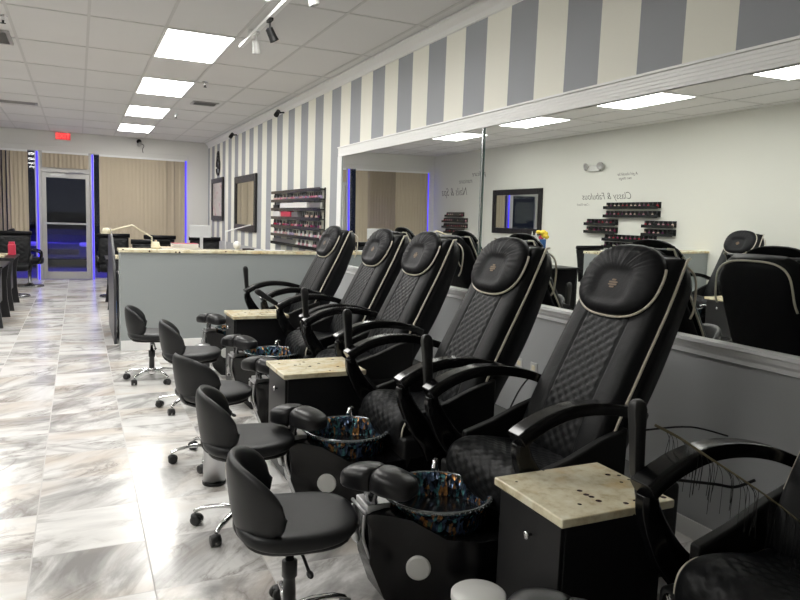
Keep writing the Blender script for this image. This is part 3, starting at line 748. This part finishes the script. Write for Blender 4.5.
bin_(.665, 3.78, .34, 'slim silver cylinder bin behind the second nearest stool')
bin_(.985, 6.20, .34, 'slim silver cylinder bin under the fourth stool seat')
bin_(1.13, 1.75, .33, 'silver bin with pale round lid at the bottom edge by the nearest cabinet', True)

# ------------------------------------------------------------------ counters
def counter(name, x0, x1, y, d, h, label, lx):
    t_ = thing(name, label, 'counter', (0, 0, 0))
    bm = B(); box(bm, x0, x1, y, y + d, 0, h - .035); obj('body', bm, M['grey_paint'], t_, bevel=.004)
    bm = B(); box(bm, x0 - .015, x1, y - .02, y + d + .02, h - .0345, h); obj('granite_top', bm, M['granite'], t_, bevel=.005)
    bm = B(); box(bm, x0 + .0, x1, y - .014, y - .0005, 0, .11); obj('kickboard', bm, M['trim'], t_, bevel=.003)
counter('reception_counter', .392, XR - .005, 7.86, .28, 1.092, 'long grey counter with granite top behind the pedicure chairs', 0)
counter('reception_counter', XL + .005, -1.05, 7.42, .28, 1.092, 'grey counter on the opposite side, seen only in the mirror', 0)
# ------------------------------------------------------------------ manicure tables and chairs
def nail_table():
    t_ = thing('manicure_table', '', 'table', (0, 0, 0), 0, 'black manicure tables')
    bm = B(); box(bm, -.25, .25, -.52, .52, .74, .765); obj('tabletop', bm, M['cabinet'], t_, bevel=.004)
    bm = B(); box(bm, -.12, .12, -.40, .40, .766, .785); obj('granite_inlay', bm, M['granite'], t_, bevel=.003)
    for sg in (-1, 1):
        bm = B(); rings = []
        for z, xo in ((0, .0), (.25, -.03), (.5, -.035), (.739, .0)):
            rings.append([(a - (xo if a < 0 else 0), sg * .50 + b2, z) for a, b2 in ((-.24, -.018), (.22 - max(0, z - .74) * 1.2, -.018), (.22 - max(0, z - .74) * 1.2, .018), (-.24, .018))])
        loft(bm, rings)
        obj('side_panel', bm, M['side_lam'], t_, bevel=.004)
    bm = B(); box(bm, -.20, .20, .10, .48, .30, .735); dr = obj('drawer_unit', bm, M['cabinet'], t_, bevel=.003)
    for k in range(3):
        bm = B(); box(bm, .2005, .212, .12, .46, .32 + k * .138, .445 + k * .138); obj('drawer', bm, M['cabinet'], dr, bevel=.002)
    return t_
M['side_lam'] = mat('dark_laminate', (0.02, 0.02, 0.022), 0.35)
M['screen_lam'] = mat('dark_grey_laminate', (0.075, 0.075, 0.08), 0.35)
nt0 = nail_table()
tabs = [(.93, 8.85, PI * 1.5, 'dark manicure table directly behind the left end of the grey counter'),
        (.62, 11.75, 0, 'black manicure table on the right of the aisle, midway to the door'),
        (-1.10, 10.2, PI, 'black manicure table at the left edge, nearest on that side'),
        (-1.10, 11.85, PI, 'black manicure table on the left of the aisle, second from the viewer'),
        (1.62, 9.42, PI * .5, 'black manicure table behind the counter carrying the laptop'),]
for i, (x, y, a, lab) in enumerate(tabs):
    if i == 0: nt0.location = (x, y, 0); nt0.rotation_euler = (0, 0, a); nt0['label'] = lab
    else: dup(nt0, (x, y, 0), a, lab)
def salon_chair():
    t_ = thing('salon_chair', '', 'chair', (0, 0, 0), 0, 'quilted black client chairs')
    bm = B(); ell(bm, (0, 0, .50), (.25, .25, .065), .4, .35, 28, 10); obj('seat', bm, M['quilt'], t_, smooth=True)
    prof = [(.20, .50), (.225, .68), (.25, .86), (.29, 1.03)]
    def hh(s, tt): return -.02 + .04 * ((1 - abs(tt) ** 8) * (1 - abs(2 * s - 1) ** 10)) ** .5 + .008 * diam(s * .55, tt * .25, .07)
    bm = B(); pad(bm, prof, lambda s: .25, .04, 40, 40, hh); obj('backrest', bm, M['quilt'], t_, smooth=True)
    bm = B(); tube(bm, [(.28, -.27, 1.06), (.28, .27, 1.06)], .035, 12); obj('top_roll', bm, M['leather'], t_, smooth=True)
    for sg in (-1, 1):
        bm = B(); tube(bm, smooth_pts([(.20, sg * .27, .68), (.0, sg * .28, .70), (-.18, sg * .27, .67), (-.20, sg * .27, .55), (-.16, sg * .25, .45)]), .022, 8, flat=(1.2, .8)); obj('armrest', bm, M['gloss'], t_, smooth=True)
    bm = B(); lathe(bm, [(.03, .44), (.03, .08), (.06, .05), (.24, .03), (.25, .0)], seg=28); obj('pedestal', bm, M['chrome_dark'], t_, smooth=True)
    return t_
sc0 = salon_chair()
chs = [(.56, 13.0, PI * .5, 'quilted black client chair right of the entrance aisle, in front of the door jamb'),
       (.95, 10.4, PI * .5, 'quilted black client chair behind the left end of the grey counter'),
       (1.30, 12.6, PI * .5, 'quilted black client chair behind the cream lamp on the counter'),
       (1.98, 12.3, PI * .45, 'quilted black client chair behind the laptop on the counter'),
       (-1.0, 13.2, PI * .5, 'quilted black client chair at the left edge behind the first manicure table'),
       (-.86, 14.9, PI * 1.0, 'black client chair just left of the entrance door'),
       (-2.4, 8.9, PI * .5, 'quilted black client chair behind the opposite counter, seen in the mirror')]
for i, (x, y, a, lab) in enumerate(chs):
    if i == 0: sc0.location = (x, y, 0); sc0.rotation_euler = (0, 0, a); sc0['label'] = lab
    else: dup(sc0, (x, y, 0), a, lab)
dup(st, (-1.18, 10.98, 0), 1.6, 'black stool under the nearest left manicure table, at the left edge')
dup(st, (1.15, 11.6, 0), 1.2, 'black stool beside the manicure table right of the aisle')

bm = B(); pr = smooth_pts([(9.75, 0, 1.27), (9.35, 0, 1.24), (8.85, 0, 1.15), (8.45, 0, .98), (8.30, 0, .70), (8.26, 0, .40)], 6)
pr = [(p.x, p.z) for p in pr] + [(8.27, 0), (9.75, 0)]
rings = [[(x, y, z) for y, z in pr] for x in (.345, .372)]
loft(bm, rings); tag(obj('curved_partition', bm, M['screen_lam'], bevel=.004), 'dark grey curved side screen rising just behind the left end of the counter', 'partition')
# ------------------------------------------------------------------ things on the counter
CT = 1.092
def desk_lamp(x, y, z, joints, label, shade=True, m='cream'):
    t_ = thing('desk_lamp', label, 'lamp', (x, y, z))
    bm = B(); lathe(bm, [(.06, 0), (.06, .015), (.02, .02), (.012, .05)], seg=20); obj('base', bm, M['white'], t_, smooth=True)
    bm = B(); tube(bm, joints, .011, 8); obj('arm', bm, M[m], t_, smooth=True)
    if shade:
        e = joints[-1]; bm = B(); lathe(bm, [(.02, .05), (.035, .045), (.06, -.02), (.055, -.022), (.03, .03)], e, 20); obj('lamp_shade', bm, M[m], t_, smooth=True)
desk_lamp(.82, 9.05, .7655, [(0, 0, .05), (0, 0, .42), (-.23, -.02, .56), (-.52, 0, .47)], 'cream jointed desk lamp arching above the left end of the counter', True)
desk_lamp(1.82, 9.58, .7655, [(0, 0, .03), (0, 0, .50), (.34, 0, .60)], 'thin white desk lamp beside the laptop behind the counter', False, 'white')
t_ = thing('table_lamp', 'small glowing cream faceted lamp on the counter beside the magazines', 'lamp', (.768, 8.03, CT))
bm = B(); lathe(bm, [(.035, 0), (.045, .006), (.05, .02), (.035, .074), (.026, .078)], seg=8); obj('lamp_shade', bm, M['cream'], t_)
bm = B(); lathe(bm, [(.012, .0785), (.012, .095)], seg=8); obj('finial', bm, M['tan'], t_)
for i, (x0, x1, y0, y1, z, m_, rz, lab) in enumerate(((-.22, .20, -.10, .13, 0, 'tan', .08, 'open tan magazine at the bottom of the pile on the counter'),
        (-.13, .16, -.09, .10, .0085, 'cream', -.10, 'pale magazine in the middle of the counter pile'), (-.15, .12, -.09, .09, .017, 'red', .05, 'red magazine on top of the counter pile'))):
    t_ = thing('magazine', lab, 'magazine', (1.03 + i * .03, 8.04, CT + z * 2.6 + .0005), rz, 'magazines piled on the counter')
    bm = B(); box(bm, x0, x1, y0, y1, 0, .0200); obj('pages', bm, M['white'], t_)
    bm = B(); box(bm, x0, x1, y0 - .002, y1, .0201, .0218); obj('cover', bm, M[m_], t_)
t_ = thing('laptop', 'silver laptop standing open on the table behind the counter', 'laptop', (1.44, 9.42, .786), .15)
bm = B(); box(bm, -.17, .17, -.12, .12, 0, .018); obj('keyboard_base', bm, M['screen'], t_, bevel=.003)
bm = B(); box(bm, -.001, .0, 0, 0, 0, 0) if False else box(bm, -.16, .12, -.13, -.118, .40, .56); box(bm, -.02, .02, -.12, -.105, .019, .41); obj('screen_lid', bm, M['screen'], t_, bevel=.003)
t_ = thing('globe_lamp', 'small white globe lamp on the counter left of the nearest papers', 'lamp', (1.655, 8.03, CT))
bm = B(); lathe(bm, [(.022, 0), (.022, .012)], seg=16); obj('base', bm, M['white'], t_)
bm = B(); ell(bm, (0, 0, .056), (.046, .046, .046), nu=20, nv=14); obj('globe', bm, M['glow'] if 'glow' in M else M['white'], t_, smooth=True)
for i, (x, a, lab) in enumerate(((1.86, .2, 'white sheet of paper on the counter next to the globe lamp'), (2.10, -.15, 'white sheet of paper on the counter towards the striped wall'))):
    bm = B(); box(bm, -.12, .12, -.08, .08, 0, .004); o = obj('paper_sheet', bm, M['white']); o.location = (x, 8.05, CT + .0005); o.rotation_euler = (0, 0, a); tag(o, lab, 'paper', 'loose papers on the counter')
t_ = thing('nail_tool', 'dark small hand tool lying on the counter by the globe lamp', 'hand tool', (1.76, 8.0, CT + .001), .3)
bm = B(); tube(bm, [(-.05, 0, .012), (.05, 0, .012)], .010, 8); obj('handle', bm, M['satin'], t_); bm = B(); lathe(bm, [(.025, .002), (.025, .018)], (.075, 0, 0), 16); obj('head', bm, M['satin'], t_)
# pots and bottles on the opposite manicure table (seen in the mirror)
t_ = thing('flower_pot', 'small pot of yellow and red flowers, seen in the mirror below the framed mirror', 'flowers', (-1.52, 9.30, .766))
bm = B(); lathe(bm, [(.04, 0), (.055, .42), (.05, .43)], seg=16); obj('pot', bm, M['blue_plastic'], t_)
for k in range(9):
    a = k * 2.4; r_ = .012 * k ** .8; bm = B(); ell(bm, (r_ * math.cos(a) * 1.3, r_ * math.sin(a), .50 + .05 * math.sin(k * 1.7)), (.042, .042, .036), nu=10, nv=7); obj('bloom', bm, M['yellow'] if k % 3 else M['red'], t_, smooth=True)
bm = B(); box(bm, -1.85, -1.25, 8.75, 9.60, .74, .765); box(bm, -1.83, -1.79, 8.77, 9.58, 0, .74); box(bm, -1.31, -1.27, 8.77, 9.58, 0, .74)
tag(obj('work_table', bm, M['cabinet'], bevel=.004), 'plain black work table under the flowers, seen only in the mirror', 'table')
for k, (x, y, m_, lab) in enumerate(((-1.45, 9.50, 'blue_plastic', 'tall blue spray bottle left of the flowers in the mirror'), (-1.55, 9.53, 'white', 'white pump bottle left of the flowers in the mirror'))):
    t_ = thing('spray_bottle', lab, 'bottle', (x, y, .766))
    bm = B(); lathe(bm, [(.035, 0), (.037, .01), (.037, .38), (.012, .45), (.012, .47)], seg=16); obj('bottle_body', bm, M[m_], t_, smooth=True)
    bm = B(); lathe(bm, [(.013, .4705), (.013, .52), (.006, .525), (.006, .55)], seg=12); obj('nozzle', bm, M['white'], t_)
# white towel on the first manicure table and red polish set at the left
bm = B(); ell(bm, (0, 0, .035), (.10, .06, .035), .6, .6, 16, 8); o = obj('folded_towel', bm, M['white'], smooth=True); o.location = (.42, 9.0, 1.0); o.location = (.58, 8.68, .7665); tag(o, 'white folded towel on the manicure table at the counter end', 'towel')
bm = B(); box(bm, -.05, .05, -.05, .05, 0, .16); box(bm, -.04, .04, -.04, .04, .16, .2); o = obj('polish_box', bm, M['red'], bevel=.004); o.location = (-.93, 12.1, .766); tag(o, 'small red box on the left manicure table', 'box')
bm = B(); box(bm, -.06, .06, -.09, .09, 0, .06); box(bm, -.04, .05, -.07, .07, .06, .16); o = obj('blue_bag', bm, M['blue_plastic'], bevel=.015); o.location = (.47, 10.95, .0005); tag(o, 'small blue bag on the floor beside the manicure table right of the aisle', 'bag')

# ------------------------------------------------------------------ wall art on the right wall
def framed(name, y0, y1, z0, z1, fw, mt, label, cat, x=XR, sd=-1, face='picture'):
    t_ = thing(name, label, cat, (x, (y0 + y1) / 2, z0)); w = (y1 - y0) / 2; h = z1 - z0
    def bxx(bm, a0, a1, b0, b1, d0, d1): box(bm, min(sd * d0, sd * d1), max(sd * d0, sd * d1), a0, a1, b0, b1)
    bm = B()
    bxx(bm, -w, -w + fw, 0, h, .001, .04); bxx(bm, w - fw, w, 0, h, .001, .04); bxx(bm, -w + fw, w - fw, 0, fw, .001, .04); bxx(bm, -w + fw, w - fw, h - fw, h, .001, .04)
    obj('frame', bm, M['carved'], t_, bevel=.01)
    bm = B(); bxx(bm, -w + fw + .0005, w - fw - .0005, fw + .0005, h - fw - .0005, .002, .018); obj(face, bm, M[mt], t_)
framed('framed_mirror', 11.50, 13.22, 1.215, 2.20, .12, 'mirror', 'large black carved frame with mirror on the striped wall', 'mirror', face='mirror_glass')
framed('framed_picture', 14.40, 15.70, 1.37, 2.26, .10, 'skin_art', 'smaller black framed floral print on the striped wall next to the front corner', 'picture')
framed('framed_mirror', 11.55, 13.38, 1.19, 2.14, .12, 'mirror', 'black framed mirror on the opposite wall, showing blue light in the reflection', 'mirror', x=XL, sd=1, face='mirror_glass')
# scroll ornament above the print
bm = B()
for k in range(3):
    tube(bm, smooth_pts([(XR - .02, 15.0 + .18 * math.cos(a) * (1 - .25 * k), 2.60 + .18 * math.sin(a) * (1 - .2 * k) + (k - 1) * .10) for a in [i * .55 for i in range(12)]], 3), .016, 6)
tag(obj('wall_ornament', bm, M['carved'], smooth=True), 'dark wrought scroll ornament on the striped wall above the small print', 'ornament')
# wall outlets under the rail
for y, lab in ((3.82, 'white wall outlet below the silver rail, farther of the pair'), (3.655, 'white wall outlet below the silver rail, nearer of the pair')):
    t_ = thing('wall_outlet', lab, 'outlet', (XR - .0005, y, .54), 0, 'outlets under the rail')
    bm = B(); box(bm, -.006, 0, -.036, .036, -.058, .058); obj('plate', bm, M['white_cap'], t_, bevel=.002)
    bm = B(); box(bm, -.009, -.0062, -.017, .017, .008, .040); box(bm, -.009, -.0062, -.017, .017, -.040, -.008); obj('socket', bm, M['cream'], t_)

# ------------------------------------------------------------------ polish bottles and racks
def bottle_mesh(name, col):
    bm = B(); lathe(bm, [(.002, .0), (.016, .001), (.018, .02), (.016, .036), (.008, .042)], seg=8, mi=0)
    lathe(bm, [(.0085, .0425), (.0095, .045), (.007, .080), (.002, .081)], seg=8, mi=1)
    me = bpy.data.meshes.new(name); bmesh.ops.recalc_face_normals(bm, faces=bm.faces); bm.to_mesh(me); bm.free()
    me.materials.append(mat('polish_' + name, col, .15)); me.materials.append(M['plastic'] if name != 'clear' else M['white'])
    return me
pal = {'pink': (.55, .16, .26), 'rose': (.62, .33, .38), 'red': (.38, .02, .04), 'plum': (.14, .03, .10), 'nude': (.62, .46, .40), 'lilac': (.38, .30, .46), 'black': (.02, .02, .022), 'clear': (.7, .68, .68), 'berry': (.28, .03, .10)}
BM = {k: bottle_mesh(k, c) for k, c in pal.items()}
def bottle(kind, loc, label, group):
    o = bpy.data.objects.new('polish_bottle', BM[kind]); COL.objects.link(o); o.location = loc
    tag(o, label, 'bottle', group); return o
def shelf(y0, y1, z, x, sd, parent, depth=.07, name='shelf'):
    xa, xb = sorted((x, x + sd * depth)); xl, xm = sorted((x + sd * depth, x + sd * (depth + .004)))
    bm = B(); box(bm, xa, xb, y0, y1, z - .018, z); box(bm, xl, xm, y0, y1, z - .028, z + .014)
    obj(name, bm, M['shelf'], parent)
rack = thing('polish_rack', 'black six-tier wall rack of nail polish on the striped wall', 'rack', (0, 0, 0))
RY0, RY1 = 7.98, 10.30
zs = [1.849 - .1215 * k for k in range(7)]
for z in zs[1:]: shelf(RY0, RY1, z, XR - .001, -1, rack)
shelf(RY0, RY1, zs[0], XR - .001, -1, rack)
for yy in (RY0 - .006, RY1):
    bm = B(); box(bm, XR - .02, XR - .001, yy, yy + .006, 1.10, 1.86)
    obj('upright', bm, M['shelf'], rack)
kinds = {1: ['rose', 'pink', 'rose', 'lilac', 'nude'], 4: ['plum', 'black', 'rose', 'nude', 'berry', 'red'], 5: ['clear', 'lilac', 'nude', 'clear', 'rose'], 3: ['black', 'nude', 'plum'], 6: ['pink', 'clear', 'rose']}
ordn = {1: 'top', 3: 'third', 4: 'fourth', 5: 'fifth', 6: 'bottom'}
for r_, ks in kinds.items():
    n = 26
    for i in range(n):
        y = RY0 + .05 + i * (RY1 - RY0 - .1) / (n - 1)
        if r_ == 3 and not (i < 9): continue
        if r_ == 6 and i > 11: continue
        bottle(ks[rnd.randrange(len(ks))] if r_ != 1 or i > 8 else ks[rnd.choice((1, 3, 3, 0))], (XR - .035 - (.0 if i % 2 else .006), y, zs[r_] + .0005), 'nail polish bottle on the %s tier of the black rack on the striped wall' % ordn[r_], 'polish bottles on the %s tier' % ordn[r_])
for (r_, y0, y1, h, m_, lab) in ((2, 8.55, 9.85, .085, 'white', 'long white box on the second tier of the polish rack'), (2, 8.0, 8.45, .075, 'steel', 'grey box on the second tier of the polish rack'), (2, 9.95, 10.22, .06, 'satin', 'small black box on the second tier of the polish rack'),
        (3, 9.30, 9.80, .09, 'red', 'red box on the third tier of the polish rack'), (3, 9.86, 10.24, .09, 'white', 'white box at the far end of the third tier of the polish rack'), (3, 8.95, 9.24, .08, 'steel', 'grey box in the middle of the third tier of the polish rack'), (6, 9.25, 10.24, .06, 'steel', 'grey box on the bottom tier of the polish rack')):
    bm = B(); box(bm, XR - .06, XR - .008, y0, y1, zs[r_] + .0005, zs[r_] + h); tag(obj('storage_box', bm, M[m_]), lab, 'box')
# racks on the opposite wall (seen in the mirror)
def wall_rack(y0, y1, z, label, where):
    t_ = thing('polish_shelf', label, 'shelf', (XL, (y0 + y1) / 2, z)); w = (y1 - y0) / 2
    bm = B(); box(bm, .001, .075, -w, w, -.018, 0); obj('ledge', bm, M['shelf'], t_)
    bm = B(); box(bm, .075, .08, -w, w, -.03, .022); obj('front_lip', bm, M['shelf'], t_)
    bm = B(); box(bm, .001, .006, -w, w, .0, .085); obj('back_panel', bm, M['shelf'], t_)
    n = max(3, int((y1 - y0) / .095))
    for i in range(n):
        bottle(rnd.choice(['red', 'berry', 'plum', 'rose', 'black', 'nude', 'black']), (XL + .035, y0 + .05 + i * (y1 - y0 - .1) / (n - 1), z + .0005), 'nail polish bottle, ' + where, 'bottles on ' + where)
A = [(8.40, 9.68, 1.745, 'uppermost wide shelf of the nearer group'), (8.40, 9.68, 1.60, 'second wide shelf of the nearer group'), (9.36, 10.18, 1.455, 'upper short shelf at the left of the nearer group'), (8.06, 8.74, 1.44, 'upper short shelf at the right of the nearer group'),
     (9.36, 10.18, 1.315, 'lower short shelf at the left of the nearer group'), (8.06, 8.74, 1.305, 'lower short shelf at the right of the nearer group'), (8.45, 9.68, 1.19, 'third wide shelf of the nearer group'), (8.45, 9.68, 1.06, 'lowest wide shelf of the nearer group')]
for y0, y1, z, w_ in A: wall_rack(y0, y1, z, 'black polish shelf, ' + w_, w_)
Bq = [(14.68, 15.55, 1.56, 'top shelf of the farther group'), (14.50, 15.70, 1.42, 'second shelf of the farther group'), (14.50, 15.70, 1.28, 'third shelf of the farther group'), (14.65, 15.60, 1.15, 'lowest shelf of the farther group')]
for y0, y1, z, w_ in Bq: wall_rack(y0, y1, z, 'black polish shelf, ' + w_, w_)
# lettering on the opposite wall (reads mirrored in the photo)
def wall_text(s, y, z, size, shear=.35, label='', depth=.0008):
    mt = Matrix(((0, 0, 1, XL + .0012), (1, 0, 0, y), (0, 1, 0, z), (0, 0, 0, 1)))
    o = text_mesh('wall_lettering', s, size, M['decal'], mt, shear=shear, depth=depth); tag(o, label, 'wall lettering', 'script lettering on the opposite wall')
wall_text('Classy & Fabulous', 9.70, 1.94, .175, label='large dark script words on the opposite wall above the nearer polish shelves')
wall_text('A girl should be', 9.20, 2.31, .075, label='small upper line of script on the opposite wall, nearer text')
wall_text('two things:', 9.25, 2.24, .07, label='small second line of script on the opposite wall, nearer text')
wall_text('- Coco Chanel', 10.30, 1.80, .06, label='tiny script signature on the opposite wall, nearer text')
wall_text('Nails & Spa', 15.2, 2.14, .28, label='large script words on the opposite wall above the farther shelves')
wall_text('manicure', 14.65, 2.39, .17, label='small script word left of the mirror joint, lower of the two')
wall_text('pedicure', 14.05, 2.54, .17, label='small script word touching the mirror joint, upper of the two')
# emergency light
t_ = thing('emergency_light', 'twin-headed emergency light on the opposite wall above the script lettering', 'emergency light', (XL, 10.0, 2.45))
bm = B(); box(bm, .001, .06, -.14, .14, -.06, .05); obj('housing', bm, M['white_cap'], t_, bevel=.01)
for sg in (-1, 1):
    bm = B(); lathe(bm, [(.03, -.03), (.065, .0), (.068, .03), (.055, .032), (.03, .01)], (.07, sg * .19, .03), 18, ax=(1, sg * .3, -.2)); obj('lamp_head', bm, M['alu'], t_, smooth=True)

# ------------------------------------------------------------------ dried frond by the nearest chair
def P3(u, v, d): return cam_pt(u, v, d)
fr = thing('dried_frond', 'dry feathery frond drooping over the nearest pedicure chair armrest', 'dried plant', (1.70, 1.50, .86))
STEM = [(1.562, 1.5, 0.906), (1.625, 1.46, 0.871), (1.666, 1.4, 0.834), (1.721, 1.32, 0.786), (1.784, 1.25, 0.732), (1.827, 1.2, 0.687)]
SIDE = [(1.524, 1.5, 0.894), (1.709, 1.5, 0.886), (1.818, 1.45, 0.861)]
CORD = [(1.668, 1.5, 0.721), (1.817, 1.48, 0.695), (1.871, 1.45, 0.69), (1.921, 1.42, 0.717)]
O_ = Vector((1.70, 1.50, .86))
stem = smooth_pts([Vector(p) - O_ for p in STEM], 6)
bm = B(); tube(bm, stem, [.005 - .003 * i / len(stem) for i in range(len(stem))], 6); obj('stem', bm, M['frond'], fr, smooth=True)
for pts_, r_ in ((SIDE, .003), (CORD, .005)):
    bm = B(); tube(bm, smooth_pts([Vector(p) - O_ for p in pts_], 6), r_, 6); obj('side_stem', bm, M['satin'], fr, smooth=True)
bm = B()
for i, p in enumerate(stem[3:]):
    for q in range(2):
        l_ = .10 + .08 * rnd.random(); o_ = Vector((rnd.uniform(-.01, .03), rnd.uniform(-.02, .02), 0))
        tube(bm, smooth_pts([p, p + o_ + Vector((.012, 0, -l_ * .3)), p + o_ * 1.6 + Vector((.0, 0, -l_))], 4), .0009, 4)
obj('leaflets', bm, M['satin'], fr)
bm = B(); tube(bm, smooth_pts([(2.40, 3.80, .003), (2.48, 3.76, .05), (2.6, 3.68, .40), (XR - .012, 3.655, .52)], 8), .006, 6)
tag(obj('power_cord', bm, M['plastic'], smooth=True), 'black power cord running to the outlet behind the chairs', 'cord')

# ------------------------------------------------------------------ added blue fill light outside, world, camera
w = bpy.data.worlds.new('night'); scn.world = w; w.use_nodes = True
w.node_tree.nodes['Background'].inputs[0].default_value = (0.03, 0.035, 0.06, 1); w.node_tree.nodes['Background'].inputs[1].default_value = .35
al = bpy.data.lights.new('storefront_blue', 'AREA'); al.shape = 'RECTANGLE'; al.size = 3.0; al.size_y = .1; al.energy = 150; al.color = (.10, .06, 1.0)  # unseen area lamp added to brighten the view through the door in blue
ao = bpy.data.objects.new('storefront_blue', al); COL.objects.link(ao); ao.location = (-.2, YF + .5, 2.6); ao.rotation_euler = (math.radians(50), 0, 0)
cam = bpy.data.cameras.new('camera'); co = bpy.data.objects.new('camera', cam); COL.objects.link(co); scn.camera = co
cam.sensor_width = 36; cam.lens = 689.9 / 800 * 36; cam.clip_start = .05
yaw, pit, rol = math.radians(25.071), math.radians(6.473), math.radians(2.0724)
fw = Vector((math.sin(yaw) * math.cos(pit), math.cos(yaw) * math.cos(pit), -math.sin(pit)))
ri = Vector((math.cos(yaw), -math.sin(yaw), 0)); up = ri.cross(fw)
r2 = ri * math.cos(rol) + up * math.sin(rol); u2 = -ri * math.sin(rol) + up * math.cos(rol)
mw = Matrix((r2, u2, -fw)).transposed().to_4x4(); mw.translation = (0, 0, HC); co.matrix_world = mw
scn.view_settings.view_transform = 'Standard'; scn.view_settings.look = 'None'
scn.view_settings.exposure = 0.22; scn.view_settings.gamma = 1.0
scn.cycles.max_bounces = 10; scn.cycles.diffuse_bounces = 4; scn.cycles.glossy_bounces = 6; scn.cycles.transmission_bounces = 6
scn.cycles.use_denoising = True
scn.cycles.sample_clamp_indirect = 4
